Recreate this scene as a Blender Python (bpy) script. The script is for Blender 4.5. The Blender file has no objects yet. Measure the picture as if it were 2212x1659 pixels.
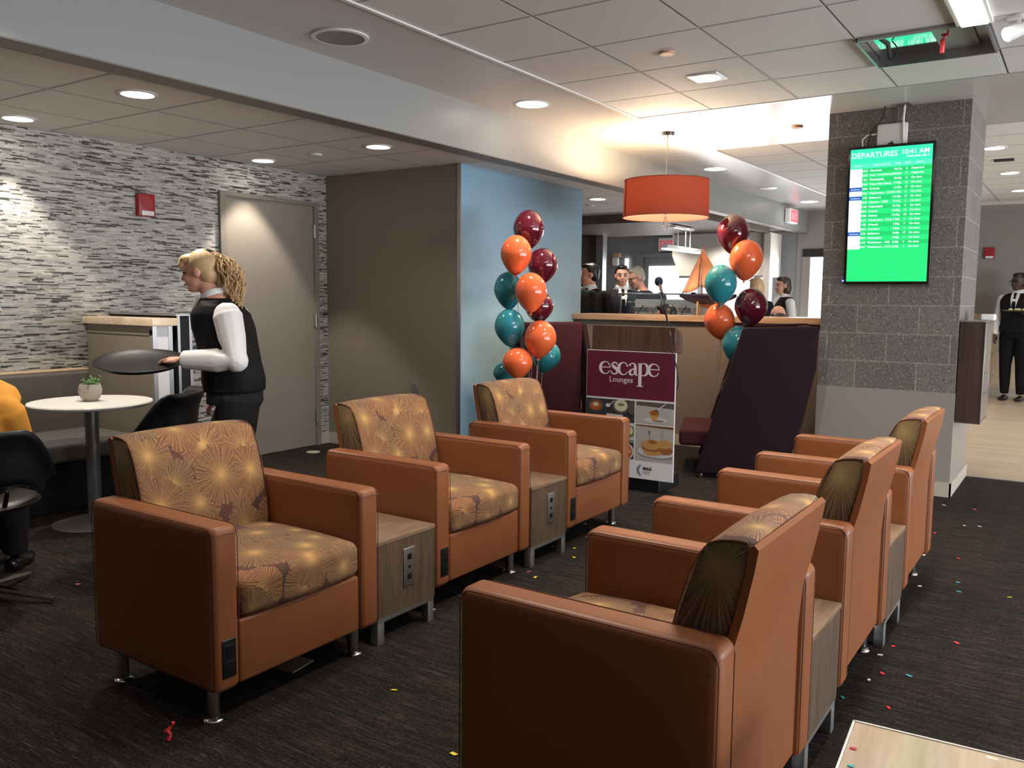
import bpy, bmesh, math, random
from mathutils import Vector, Matrix
from math import pi, sin, cos, radians
random.seed(7)
scene = bpy.context.scene
C = scene.collection
# ------------------------------------------------------------------ camera
F_PX, YAW, PITCH, ROLL, CAM_H = 1839.9, -.593682, -.101283, .0090825, 1.375
_f = Vector((cos(PITCH)*sin(YAW), cos(PITCH)*cos(YAW), sin(PITCH)))
_r = Vector((cos(YAW), -sin(YAW), 0)); _u = _r.cross(_f)
_r2 = cos(ROLL)*_r + sin(ROLL)*_u; _u2 = -sin(ROLL)*_r + cos(ROLL)*_u
cd = bpy.data.cameras.new('camera'); cam = bpy.data.objects.new('camera', cd); C.objects.link(cam)
cd.sensor_width = 36; cd.lens = F_PX/2212*36; cd.clip_start = .05; cd.clip_end = 200
cam.matrix_world = Matrix(((_r2.x, _u2.x, -_f.x, 0), (_r2.y, _u2.y, -_f.y, 0), (_r2.z, _u2.z, -_f.z, CAM_H), (0, 0, 0, 1)))
scene.camera = cam
def at(x, y, D):      # the place D metres in front of the lens seen at a pixel of the photograph
    return Vector((0, 0, CAM_H)) + D*(_f + (x-1106)/F_PX*_r2 - (y-829.5)/F_PX*_u2)
# ------------------------------------------------------------------ world, exposure
w = bpy.data.worlds.new('daylight'); scene.world = w; w.use_nodes = True
w.node_tree.nodes['Background'].inputs[0].default_value = (.86, .93, 1, 1)
w.node_tree.nodes['Background'].inputs[1].default_value = .9
vs = scene.view_settings; vs.view_transform = 'Standard'; vs.look = 'None'; vs.gamma = 1; vs.use_curve_mapping = False
vs.exposure = 0.0
def lamp(kind, name, loc, energy, color=(1, 1, 1), rot=(0, 0, 0), **k):
    l = bpy.data.lights.new(name, kind); l.energy = energy; l.color = color
    for a, v in k.items(): setattr(l, a, v)
    o = bpy.data.objects.new(name, l); C.objects.link(o); o.location = loc; o.rotation_euler = rot
    return o
# added area lamps: assumed daylight from the right, daylight of the far windows
lamp('AREA', 'assumed_side_daylight', (5.4, 5.0, .95), 520, (.95, .97, 1), (0, pi/2+.42, 0), shape='RECTANGLE', size=2.2, size_y=8)  # unseen lamp with no glazing built, tilted up to brighten the ceiling
lamp('AREA', 'daylight_far', (-4.4, 13.2, 1.2), 110, (.95, .97, 1), (-pi/2, 0, 0), shape='RECTANGLE', size=3, size_y=1.6)
# ------------------------------------------------------------------ materials
def mat(name, col, rough=.6, metal=0, spec=.5, emit=None, es=0, sheen=0, coat=0, trans=0):
    m = bpy.data.materials.new(name); m.use_nodes = True; b = m.node_tree.nodes['Principled BSDF']
    b.inputs['Base Color'].default_value = (*col, 1); b.inputs['Roughness'].default_value = rough
    b.inputs['Metallic'].default_value = metal; b.inputs['Specular IOR Level'].default_value = spec
    b.inputs['Sheen Weight'].default_value = sheen; b.inputs['Coat Weight'].default_value = coat
    b.inputs['Transmission Weight'].default_value = trans
    if emit: b.inputs['Emission Color'].default_value = (*emit, 1); b.inputs['Emission Strength'].default_value = es
    return m
class N:
    def __init__(s, m): s.t = m.node_tree; s.b = s.t.nodes['Principled BSDF']
    def n(s, ty, **k):
        n = s.t.nodes.new('ShaderNode'+ty)
        for a, v in k.items():
            if a.startswith('i_'):
                q = a[2:]; q = int(q) if q.isdigit() else q.replace('_', ' ')
                (s.l(v, n.inputs[q]) if isinstance(v, bpy.types.NodeSocket) else setattr(n.inputs[q], 'default_value', v))
            else: setattr(n, a, v)
        return n
    def l(s, a, b): s.t.links.new(a, b)
    def math(s, op, a, b=None, c=None):
        n = s.t.nodes.new('ShaderNodeMath'); n.operation = op
        for i, v in enumerate((a, b, c)):
            if v is None: continue
            s.l(v, n.inputs[i]) if isinstance(v, bpy.types.NodeSocket) else setattr(n.inputs[i], 'default_value', v)
        return n.outputs[0]
    def ramp(s, f, stops, mode='LINEAR'):
        n = s.t.nodes.new('ShaderNodeValToRGB'); n.color_ramp.interpolation = mode; e = n.color_ramp.elements
        e[0].position, e[0].color = stops[0][0], (*stops[0][1], 1); e[1].position, e[1].color = stops[-1][0], (*stops[-1][1], 1)
        for p, c in stops[1:-1]: x = e.new(p); x.color = (*c, 1)
        s.l(f, n.inputs[0]); return n.outputs[0]
    def mix(s, f, a, b, mode='MIX'):
        n = s.t.nodes.new('ShaderNodeMix'); n.data_type = 'RGBA'; n.blend_type = mode
        for i, v in ((0, f), (6, a), (7, b)):
            s.l(v, n.inputs[i]) if isinstance(v, bpy.types.NodeSocket) else setattr(n.inputs[i], 'default_value', v if i == 0 else (*v, 1))
        return n.outputs[2]
    def obj(s, scale=(1, 1, 1), rot=(0, 0, 0), kind='Object'):
        c = s.t.nodes.new('ShaderNodeTexCoord'); m = s.t.nodes.new('ShaderNodeMapping')
        m.inputs['Scale'].default_value = scale; m.inputs['Rotation'].default_value = rot
        s.l(c.outputs[kind], m.inputs[0]); return m.outputs[0]
    def world(s):
        return s.t.nodes.new('ShaderNodeNewGeometry').outputs['Position']
    def color(s, c): s.l(c, s.b.inputs['Base Color'])
    def bump(s, h, st=.3, d=.01):
        b = s.t.nodes.new('ShaderNodeBump'); b.inputs['Strength'].default_value = st; b.inputs['Distance'].default_value = d
        s.l(h, b.inputs['Height']); s.l(b.outputs[0], s.b.inputs['Normal'])
def grainy(name, col, var, scale, rough=.6, stretch=(1, 1, 1), bump=0, **k):
    m = mat(name, col, rough, **k); n = N(m)
    t = n.n('TexNoise', i_Vector=n.obj(stretch), i_Scale=scale, i_Detail=4.0)
    n.color(n.mix(t.outputs[0], tuple(c*(1-var) for c in col), tuple(min(1, c*(1+var)) for c in col)))
    if bump: n.bump(t.outputs[0], bump)
    return m
def leather():
    m = mat('orange_leather', (.40, .155, .065), .40, spec=.4); n = N(m)
    t = n.n('TexNoise', i_Vector=n.obj(), i_Scale=420.0, i_Detail=2.0); t2 = n.n('TexNoise', i_Vector=n.obj(), i_Scale=4.0)
    n.color(n.mix(t2.outputs[0], (.250, .084, .031), (.300, .106, .041))); n.bump(t.outputs[0], .12, .001)
    return m
def starburst():
    m = mat('starburst_fabric', (.4, .2, .1), .85, sheen=.1); n = N(m)
    uv = n.t.nodes.new('ShaderNodeTexCoord').outputs['UV']
    ns = n.n('TexNoise', i_Vector=uv, i_Scale=9.0, i_Detail=2.0); fine = n.n('TexNoise', i_Vector=uv, i_Scale=95.0, i_Detail=2.0); big = n.n('TexNoise', i_Vector=uv, i_Scale=5.0, i_Detail=1.0)
    base = n.ramp(big.outputs[0], [(.35, (.070, .028, .024)), (.5, (.115, .040, .026)), (.65, (.085, .034, .026))])
    for (sc, off, seed, rad) in ((5.6, (.31, .17, 0), 3.0, .60), (4.9, (0, 0, 0), 9.0, .52)):
        mp = n.n('Mapping'); n.l(uv, mp.inputs[0]); mp.inputs['Location'].default_value = off; p = mp.outputs[0]
        v = n.n('TexVoronoi', voronoi_dimensions='2D', i_Vector=p, i_Scale=sc, i_Randomness=.75)
        d = n.n('VectorMath', operation='SUBTRACT'); n.l(p, d.inputs[0]); n.l(v.outputs['Position'], d.inputs[1])
        sp = n.n('SeparateXYZ', i_0=d.outputs[0]); ang = n.math('ARCTAN2', sp.outputs[1], sp.outputs[0])
        cx = n.n('SeparateColor', i_0=v.outputs['Color']); dist = v.outputs['Distance']
        rn = n.n('TexWhiteNoise', noise_dimensions='1D', i_W=n.math('FLOOR', n.math('MULTIPLY', n.math('ADD', ang, 3.15), 6.0)))
        rw = n.n('TexNoise', noise_dimensions='1D', i_W=n.math('ADD', n.math('MULTIPLY', ang, 15.0), n.math('MULTIPLY', cx.outputs[0], 80.0)), i_Scale=1.0, i_Detail=3.0, i_Roughness=.65)
        fins = n.math('MULTIPLY', n.math('ABSOLUTE', n.math('SINE', n.math('MULTIPLY', ang, 36.0))), .35)
        ray = n.math('MINIMUM', n.math('MAXIMUM', n.math('MULTIPLY', n.math('SUBTRACT', n.math('ADD', rw.outputs[0], n.math('MULTIPLY', fins, .4)), .49), 5.5), 0.0), 1.0)
        rr = n.math('MULTIPLY', rad, n.math('ADD', .80, n.math('MULTIPLY', cx.outputs[1], .25)))
        mask = n.math('LESS_THAN', dist, n.math('ADD', rr, n.math('MULTIPLY', n.math('SUBTRACT', rn.outputs[0], .5), .07)))
        t = n.math('MAXIMUM', n.math('SUBTRACT', 1.0, n.math('DIVIDE', dist, rr)), 0.0)
        glow = n.math('POWER', t, 4.2)
        ground = n.mix(cx.outputs[0], (.185, .056, .026), (.085, .040, .022)); gold = n.mix(cx.outputs[2], (.47, .22, .075), (.33, .21, .085))
        amt = n.math('MULTIPLY', ray, n.math('ADD', .22, n.math('MULTIPLY', fine.outputs[0], 1.0)))
        c = n.mix(n.math('MINIMUM', amt, 1.0), ground, gold)
        star = n.math('MINIMUM', n.math('MULTIPLY', glow, n.math('ADD', .45, n.math('MULTIPLY', ray, 1.2))), 1.0)
        c = n.mix(star, c, (.66, .38, .12))
        base = n.mix(mask, base, c)
    n.color(base)
    wv = n.n('TexNoise', i_Vector=uv, i_Scale=700.0); n.bump(wv.outputs[0], .2, .002)
    return m
def starburst_side():
    m = mat('starburst_side_fabric', (.2, .1, .05), .85, sheen=.1); n = N(m)
    uv = n.t.nodes.new('ShaderNodeTexCoord').outputs['UV']; sp = n.n('SeparateXYZ', i_0=uv)
    ang = n.math('ARCTAN2', sp.outputs[1], sp.outputs[0]); ln = n.n('VectorMath', operation='LENGTH', i_0=uv).outputs['Value']
    ns = n.n('TexNoise', i_Vector=uv, i_Scale=12.0, i_Detail=2.0); fine = n.n('TexNoise', i_Vector=uv, i_Scale=110.0, i_Detail=2.0)
    rw = n.n('TexNoise', noise_dimensions='1D', i_W=n.math('MULTIPLY', ang, 17.0), i_Scale=1.0, i_Detail=3.0, i_Roughness=.65)
    ray = n.math('MINIMUM', n.math('MAXIMUM', n.math('MULTIPLY', n.math('SUBTRACT', rw.outputs[0], .44), 5.5), 0.0), 1.0)
    fall = n.math('MAXIMUM', n.math('SUBTRACT', 1.0, n.math('MULTIPLY', ln, 3.2)), .12)
    amt = n.math('MULTIPLY', n.math('MULTIPLY', ray, n.math('ADD', .4, n.math('MULTIPLY', fine.outputs[0], 1.1))), n.math('ADD', .35, n.math('MULTIPLY', fall, .65)))
    c = n.mix(amt, (.060, .027, .017), (.26, .165, .060))
    n.color(n.mix(n.math('POWER', fall, 7.0), c, (.30, .20, .07))); return m
def woodgrain(name, a, b, axis='z', rough=.45, scale=40, coat=0):
    m = mat(name, a, rough, coat=coat); n = N(m)
    st = {'x': (.06, 1, 1), 'y': (1, .06, 1), 'z': (1, 1, .05)}[axis]
    t = n.n('TexNoise', i_Vector=n.obj(st), i_Scale=float(scale), i_Detail=6.0, i_Roughness=.6)
    t2 = n.n('TexNoise', i_Vector=n.obj(st), i_Scale=float(scale)*4, i_Detail=3.0)
    f = n.math('ADD', n.math('MULTIPLY', t.outputs[0], .7), n.math('MULTIPLY', t2.outputs[0], .3))
    n.color(n.ramp(f, [(.36, a), (.64, b)])); n.bump(f, .08, .002)
    return m
def carpet():
    m = mat('dark_streaked_carpet', (.03, .024, .02), .95, spec=.15); n = N(m); p = n.world()
    def st(sx, sy, s, **k):
        mp = n.n('Mapping'); n.l(p, mp.inputs[0]); mp.inputs['Scale'].default_value = (sx, sy, 1)
        return n.n('TexNoise', i_Vector=mp.outputs[0], i_Scale=s, **k).outputs[0]
    a = st(3, 42, 1.0, i_Detail=5.0, i_Roughness=.75); b = st(5, 190, 1.0, i_Detail=4.0); c = st(90, 140, 1.0, i_Detail=2.0)
    d = st(6, 120, 1.7, i_Detail=1.0)
    c1 = n.ramp(n.math('ADD', n.math('MULTIPLY', a, .5), n.math('MULTIPLY', c, .5)), [(.38, (.006, .005, .0045)), (.5, (.017, .013, .011)), (.64, (.048, .036, .029))])
    thin = n.ramp(b, [(.60, (0, 0, 0)), (.70, (1, 1, 1))]); thin2 = n.ramp(d, [(.66, (0, 0, 0)), (.72, (.7, .7, .7))])
    c2 = n.mix(n.math('MULTIPLY', thin, .75), c1, (.085, .074, .063)); c3 = n.mix(thin2, c2, (.13, .095, .068)); n.color(c3)
    n.bump(n.math('ADD', b, c), .5, .006)
    return m
def plankfloor():
    m = mat('pale_plank_floor', (.6, .5, .38), .35); n = N(m); p = n.world()
    b = n.n('TexBrick', i_Vector=p, i_Scale=1.0, i_Mortar_Size=.0015, offset=.37)
    b.inputs['Brick Width'].default_value = 1.1; b.inputs['Row Height'].default_value = .12
    b.inputs['Color1'].default_value = (.62, .50, .37, 1); b.inputs['Color2'].default_value = (.50, .39, .27, 1); b.inputs['Mortar'].default_value = (.25, .19, .13, 1)
    mp = n.n('Mapping'); n.l(p, mp.inputs[0]); mp.inputs['Scale'].default_value = (2, 40, 1)
    t = n.n('TexNoise', i_Vector=mp.outputs[0], i_Scale=1.0, i_Detail=4.0)
    n.color(n.mix(.35, b.outputs[0], n.ramp(t.outputs[0], [(.3, (.42, .33, .24)), (.7, (.74, .62, .48))])))
    return m
def mosaic():
    m = mat('stacked_strip_mosaic', (.6, .6, .58), .5); n = N(m); p = n.n('SeparateXYZ', i_0=n.world())
    def layer(h, L, off):
        r = n.math('FLOOR', n.math('DIVIDE', p.outputs[2], h))
        wn = n.n('TexWhiteNoise', noise_dimensions='1D', i_W=n.math('ADD', r, off))
        u = n.math('FLOOR', n.math('ADD', n.math('DIVIDE', p.outputs[1], L), n.math('MULTIPLY', wn.outputs[0], 31.0)))
        cv = n.n('CombineXYZ', i_0=u, i_1=r, i_2=off)
        return n.n('TexWhiteNoise', noise_dimensions='3D', i_Vector=cv.outputs[0]).outputs[0]
    a = layer(.0085, .075, 3.0); b = layer(.0085, .115, 11.0); c = layer(.017, .21, 23.0)
    mp = n.n('Mapping'); n.l(n.world(), mp.inputs[0]); mp.inputs['Scale'].default_value = (1, 1.2, 4)
    ns = n.n('TexNoise', i_Vector=mp.outputs[0], i_Scale=1.6, i_Detail=2.0).outputs[0]
    v = n.math('ADD', n.math('ADD', n.math('MULTIPLY', a, .45), n.math('MULTIPLY', b, .35)), n.math('MULTIPLY', c, .2))
    v = n.math('ADD', v, n.math('MULTIPLY', n.math('SUBTRACT', ns, .5), .22))
    n.color(n.ramp(v, [(0, (.03, .028, .026)), (.235, (.085, .08, .075)), (.31, (.20, .19, .18)), (.37, (.33, .32, .30)), (.46, (.42, .41, .385)), (.60, (.50, .485, .45)), (.72, (.37, .335, .29)), (.78, (.58, .565, .52))], 'CONSTANT'))
    n.bump(v, .6, .006)
    return m
def tiles(name, x0, sx, y0, sy, col=(.76, .755, .75)):
    m = mat(name, col, .75, spec=.2); n = N(m); p = n.n('SeparateXYZ', i_0=n.world())
    def near(v, o, s):
        fr = n.math('FRACT', n.math('ADD', n.math('DIVIDE', n.math('SUBTRACT', v, o), s), 100.5))
        return n.math('MULTIPLY', n.math('ABSOLUTE', n.math('SUBTRACT', fr, .5)), s)
    gx = near(p.outputs[0], x0, sx); gy = near(p.outputs[1], y0, sy); g = n.math('MINIMUM', gx, gy)
    t = n.n('TexNoise', i_Vector=n.world(), i_Scale=120.0, i_Detail=3.0)
    base = n.mix(t.outputs[0], tuple(c*.96 for c in col), tuple(c*1.03 for c in col))
    dark = n.math('LESS_THAN', g, .0095); lite = n.math('LESS_THAN', g, .0055)
    n.color(n.mix(lite, n.mix(dark, base, (.20, .19, .185)), (.62, .61, .60)))
    n.bump(n.math('MINIMUM', g, .012), .8, .8)
    return m
def cmu():
    m = mat('ground_face_block', (.2, .18, .165), .75); n = N(m); s = n.n('SeparateXYZ', i_0=n.world())
    v = n.n('CombineXYZ', i_0=n.math('ADD', n.math('SUBTRACT', s.outputs[0], s.outputs[1]), 50.0+.155), i_1=n.math('SUBTRACT', s.outputs[2], .733-.2032*4))
    b = n.n('TexBrick', i_Vector=v.outputs[0], i_Scale=1.0, i_Mortar_Size=.0055, i_Mortar_Smooth=.2, offset=.5)
    b.inputs['Brick Width'].default_value = .415; b.inputs['Row Height'].default_value = .2032
    b.inputs['Color1'].default_value = (.150, .140, .130, 1); b.inputs['Color2'].default_value = (.185, .172, .158, 1); b.inputs['Mortar'].default_value = (.265, .25, .232, 1)
    t = n.n('TexNoise', i_Vector=n.world(), i_Scale=130.0, i_Detail=4.0); vo = n.n('TexVoronoi', i_Vector=n.world(), i_Scale=75.0)
    c = n.mix(.8, b.outputs[0], n.ramp(t.outputs[0], [(.35, (.55, .55, .55)), (.65, (1.5, 1.45, 1.4))]), 'MULTIPLY')
    rn = n.n('SeparateColor', i_0=vo.outputs['Color'])
    sp = n.math('MULTIPLY', n.math('LESS_THAN', vo.outputs['Distance'], .26), n.math('GREATER_THAN', rn.outputs[0], .86))
    n.color(n.mix(n.math('MULTIPLY', sp, n.math('SUBTRACT', 1.0, b.outputs[1])), c, (.55, .52, .48)))
    n.bump(n.math('SUBTRACT', t.outputs[0], n.math('MULTIPLY', b.outputs[1], 2.0)), .45, .006)
    return m
M = dict(
 leather=leather(), seam=mat('dark_stitching', (.13, .042, .018), .6), fabric=starburst(), fabric_side=starburst_side(),
 chrome=mat('polished_steel', (.72, .71, .70), .16, 1), steel=mat('brushed_steel', (.48, .48, .50), .32, 1), alu=mat('satin_aluminium', (.62, .62, .60), .38, 1),
 black=mat('black_plastic', (.009, .009, .010), .42), trayblack=mat('tray_black', (.005, .005, .005), .45, spec=.3), gloss=mat('glossy_black', (.012, .012, .013), .14), rubber=mat('dark_rubber', (.02, .02, .02), .8),
 tabletop=woodgrain('zebra_laminate_top', (.17, .105, .062), (.30, .20, .125), 'y', .35, 55), tablebody=woodgrain('zebra_laminate_side', (.085, .055, .036), (.155, .105, .068), 'z', .4, 60),
 palewood=woodgrain('pale_oak_laminate', (.60, .46, .31), (.80, .66, .49), 'y', .3, 12, .3), counterwood=woodgrain('counter_oak', (.36, .22, .14), (.60, .42, .29), 'x', .35, 14, .3),
 podwood=woodgrain('dark_walnut', (.060, .030, .022), (.115, .062, .044), 'z', .4, 30), beamwood=woodgrain('weathered_beam', (.065, .042, .028), (.15, .105, .075), 'x', .6, 20),
 carpet=carpet(), planks=plankfloor(), mosaic=mosaic(), cmu=cmu(),
 tiles=tiles('main_ceiling_tile', -2.35, .6155, 3.617, .604), tiles_left=tiles('side_ceiling_tile', -4.073, .617, 3.112, .63, (.78, .75, .71)), tiles_far=tiles('far_ceiling_tile', -2.35, 1.23, 7.65, .56, (.80, .79, .77)),
 gypsum=mat('semi_gloss_ceiling_paint', (.58, .565, .555), .24, spec=.28), fascia=mat('fascia_paint', (.33, .335, .33), .38), dkfascia=mat('fascia_underside', (.20, .18, .16), .5),
 beige=grainy('beige_vinyl_wall', (.235, .205, .158), .08, 90, .6), taupe=grainy('taupe_wall', (.205, .168, .145), .05, 60, .6), blue=mat('pale_blue_paint', (.30, .50, .66), .33, spec=.4),
 doorpaint=mat('door_paint', (.29, .255, .215), .42), frame=mat('door_frame_paint', (.25, .22, .18), .42), base=mat('rubber_baseboard', (.52, .47, .40), .45),
 gray=mat('gray_wall_paint', (.26, .26, .27), .6), colbase=mat('column_base_paint', (.31, .28, .25), .45), cream=mat('cream_panel', (.66, .62, .56), .5), farwall=mat('far_wall_paint', (.30, .28, .265), .6),
 white=mat('white_plastic', (.82, .82, .80), .4), whitegloss=mat('white_laminate', (.86, .85, .82), .25), red=mat('red_plastic', (.36, .018, .022), .35),
 lit=mat('lit_lens', (1, 1, 1), .5, emit=(1, .93, .82), es=14), litcool=mat('lit_panel', (1, 1, 1), .5, emit=(1, .97, .92), es=7), sky=mat('bright_glazing', (1, 1, 1), .4, emit=(.93, .97, 1), es=2.6),
 orange=mat('orange_latex', (.95, .17, .055), .16, coat=.5), teal=mat('teal_latex', (.03, .27, .33), .16, coat=.5), maroon=mat('maroon_latex', (.105, .008, .020), .10, coat=1),
 ribbon=mat('silver_ribbon', (.6, .6, .62), .3, .6), purple=grainy('purple_wool', (.016, .006, .0095), .15, 200, .9, spec=.2), purplein=grainy('plum_wool', (.040, .008, .014), .15, 200, .9, spec=.2),
 banq=grainy('grey_banquette', (.095, .08, .07), .1, 150, .7), banqseat=grainy('grey_seat_vinyl', (.10, .095, .085), .1, 60, .5), metal=mat('grey_powder_coat', (.20, .20, .20), .4, .6),
 pot=grainy('speckled_concrete_pot', (.36, .32, .27), .25, 60, .8), leaf=mat('succulent_leaf', (.16, .30, .11), .6), soil=mat('soil', (.05, .035, .025), .9),
 skin=mat('fair_skin', (.66, .34, .24), .5), skindark=mat('dark_skin', (.085, .045, .03), .5), shirt=grainy('white_cotton', (.80, .79, .79), .02, 30, .7),
 suit=mat('black_suiting', (.008, .008, .009), .75, spec=.15), vest=mat('black_vest', (.010, .010, .011), .7, spec=.15), trousers=mat('charcoal_trousers', (.022, .022, .024), .75, spec=.15), charcoal=mat('charcoal_suiting', (.020, .021, .025), .75, spec=.15),
 blond=grainy('blond_hair', (.62, .42, .22), .35, 60, .5, stretch=(1, 1, .2)), greyhair=grainy('grey_hair', (.42, .38, .32), .2, 50, .6), darkhair=mat('black_hair', (.013, .010, .009), .4), brownhair=mat('brown_hair', (.055, .032, .022), .45),
 tie=grainy('patterned_maroon_tie', (.08, .012, .016), .9, 90, .6), mustard=grainy('mustard_knit', (.72, .30, .035), .06, 60, .85), tan=mat('tan_ply', (.50, .36, .22), .5),
 eye=mat('dark_eye', (.02, .015, .012), .3), lips=mat('lips', (.42, .12, .10), .5), gold=mat('gold_platter', (.45, .36, .20), .3, .8),
 sail=grainy('apricot_sailcloth', (.80, .40, .25), .08, 30, .8), hull=mat('navy_hull', (.018, .014, .035), .3), hullwood=mat('mahogany', (.14, .04, .025), .35),
 glass=mat('clear_glass', (.96, .99, .98), .0, trans=1, spec=.15), postermaroon=mat('poster_maroon', (.115, .010, .035), .5), posterwhite=mat('poster_white', (.74, .74, .78), .5), letter=mat('poster_letter', (.74, .66, .68), .5),
)
M['mirror'] = mat('mirror_panel', (.80, .80, .80), .06, 1)
def shade_material():
    m = bpy.data.materials.new('rust_lampshade'); m.use_nodes = True; t = m.node_tree; t.nodes.clear()
    o = t.nodes.new('ShaderNodeOutputMaterial'); d = t.nodes.new('ShaderNodeBsdfDiffuse'); tr = t.nodes.new('ShaderNodeBsdfTranslucent'); mx = t.nodes.new('ShaderNodeMixShader')
    d.inputs[0].default_value = (.20, .085, .068, 1); tr.inputs[0].default_value = (.33, .125, .078, 1); mx.inputs[0].default_value = .38
    t.links.new(d.outputs[0], mx.inputs[1]); t.links.new(tr.outputs[0], mx.inputs[2]); t.links.new(mx.outputs[0], o.inputs[0]); return m
M['shade'] = shade_material()
M['shadein'] = mat('cream_shade_lining', (.85, .70, .40), .7)
# ------------------------------------------------------------------ mesh helpers
def rlist(h, r, seg, div):
    i = max(h-r, 1e-5); o = []
    out = [i + r*math.tan(pi/4*k/seg) for k in range(seg+1)] if r > 0 else [h]
    mid = [-i + 2*i*k/div for k in range(div+1)] if r > 0 else [-h+2*h*k/div for k in range(div+1)]
    return ([-v for v in reversed(out[1:])] + mid + out[1:]) if r > 0 else mid
def rbox(bm, c, s, r=0., seg=2, div=1, fn=None, rot=None):
    h = [v/2 for v in s]; r = min(r, min(h)*.98)
    dv = div if isinstance(div, tuple) else (div,)*3
    L = [rlist(h[k], r, seg, dv[k]) for k in range(3)]
    vs_ = {}
    def V(p):
        q = [max(-(h[k]-r), min(h[k]-r, p[k])) for k in range(3)]; d = Vector([p[k]-q[k] for k in range(3)])
        if r > 0 and d.length > 0: d = d.normalized()*r
        p2 = Vector(q)+d if r > 0 else Vector(p)
        if fn: p2 = Vector(fn(*p2))
        if rot: p2 = rot @ p2
        p2 = p2+Vector(c); key = tuple(round(v, 6) for v in p2)
        if key not in vs_: vs_[key] = bm.verts.new(p2)
        return vs_[key]
    for ax in range(3):
        a, b = [(1, 2), (2, 0), (0, 1)][ax]
        for sg in (-1, 1):
            for i in range(len(L[a])-1):
                for j in range(len(L[b])-1):
                    P = []
                    for (x, y) in ((i, j), (i+1, j), (i+1, j+1), (i, j+1)):
                        p = [0, 0, 0]; p[ax] = sg*h[ax]; p[a] = L[a][x]; p[b] = L[b][y]; P.append(V(p))
                    if sg < 0: P.reverse()
                    U = []
                    for v in P:
                        if v not in U: U.append(v)
                    if len(U) > 2:
                        try: bm.faces.new(U)
                        except ValueError: pass
    return bm
def loft(bm, rings, cap=True, closed=True):
    R = [[bm.verts.new(p) for p in r] for r in rings]; n = len(R[0])
    for a, b in zip(R, R[1:]):
        for k in range(n if closed else n-1):
            bm.faces.new((a[k], a[(k+1) % n], b[(k+1) % n], b[k]))
    if cap: bm.faces.new(list(reversed(R[0]))); bm.faces.new(R[-1])
    return bm
def tube(bm, pts, rad, n=10, cap=True):
    pts = [Vector(p) for p in pts]; rad = rad if isinstance(rad, (list, tuple)) else [rad]*len(pts)
    rings = []; ref = None
    for i, p in enumerate(pts):
        d = (pts[min(i+1, len(pts)-1)]-pts[max(i-1, 0)]).normalized()
        if ref is None: ref = Vector((0, 0, 1)) if abs(d.z) < .9 else Vector((1, 0, 0))
        s = d.cross(ref).normalized(); t = s.cross(d).normalized(); ref = t
        rings.append([p + (s*cos(2*pi*k/n) + t*sin(2*pi*k/n))*rad[i] for k in range(n)])
    return loft(bm, rings, cap)
def lathe(bm, prof, c=(0, 0, 0), n=32, cap=True):
    return loft(bm, [[Vector(c)+Vector((r*cos(2*pi*k/n), r*sin(2*pi*k/n), z)) for k in range(n)] for r, z in prof], cap)
def ell(bm, c, r, n=14, m=10, rot=None):
    rings = []
    for j in range(1, m):
        a = -pi/2+pi*j/m
        rings.append([Vector((r[0]*cos(a)*cos(2*pi*k/n), r[1]*cos(a)*sin(2*pi*k/n), r[2]*sin(a))) for k in range(n)])
    R = [[(rot @ p if rot else p)+Vector(c) for p in q] for q in rings]
    return loft(bm, R, True)
def ring(c, rx, ry, n=20, up=0, p=2.0):
    o = []
    for k in range(n):
        a = 2*pi*k/n; ca, sa = cos(a), sin(a)
        o.append(Vector((c[0]+rx*math.copysign(abs(ca)**(2/p), ca), c[1]+ry*math.copysign(abs(sa)**(2/p), sa), c[2]+up*ca)))
    return o
def prism(bm, poly, y0, y1, ax='y'):
    def P(a, b, y): return {'y': Vector((a, y, b)), 'x': Vector((y, a, b)), 'z': Vector((a, b, y))}[ax]
    A = [bm.verts.new(P(a, b, y0)) for a, b in poly]; B = [bm.verts.new(P(a, b, y1)) for a, b in poly]; n = len(poly)
    bm.faces.new(A); bm.faces.new(list(reversed(B)))
    for k in range(n): bm.faces.new((A[k], B[k], B[(k+1) % n], A[(k+1) % n]))
    bmesh.ops.recalc_face_normals(bm, faces=bm.faces[:]); return bm
def bev(bm, r, seg=2, ang=30):
    E = [e for e in bm.edges if len(e.link_faces) == 2 and e.calc_face_angle(0) > radians(ang)]
    bmesh.ops.bevel(bm, geom=E, offset=r, segments=seg, affect='EDGES', profile=.5); return bm
def NB(): return bmesh.new()
def box(c, s, r=0., seg=2, div=1, fn=None, rot=None): return rbox(NB(), c, s, r, seg, div, fn, rot)
def obj(name, bm, m, parent=None, smooth=True, loc=None, rot=None, uv=None, angle=40):
    me = bpy.data.meshes.new(name)
    if uv:
        lay = bm.loops.layers.uv.new('UVMap'); bm.normal_update()
        for f in bm.faces:
            for l in f.loops: l[lay].uv = uv(l.vert.co, f.normal)
    bm.to_mesh(me); bm.free()
    for mm in (m if isinstance(m, (list, tuple)) else [m]): me.materials.append(mm)
    if smooth:
        me.polygons.foreach_set('use_smooth', [True]*len(me.polygons))
        try: me.set_sharp_from_angle(angle=radians(angle))
        except Exception: pass
    o = bpy.data.objects.new(name, me); C.objects.link(o)
    if parent: o.parent = parent
    if loc is not None: o.location = loc
    if rot is not None: o.rotation_euler = rot
    return o
def thing(name, label, cat, loc=(0, 0, 0), rotz=0, group=None, rot=None):
    o = bpy.data.objects.new(name, None); C.objects.link(o); o.empty_display_size = .1
    o.location = loc; o.rotation_euler = rot or (0, 0, rotz); o['label'] = label; o['category'] = cat
    if group: o['group'] = group
    return o
def tag(o, label, cat, group=None):
    o['label'] = label; o['category'] = cat
    if group: o['group'] = group
    return o
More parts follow.
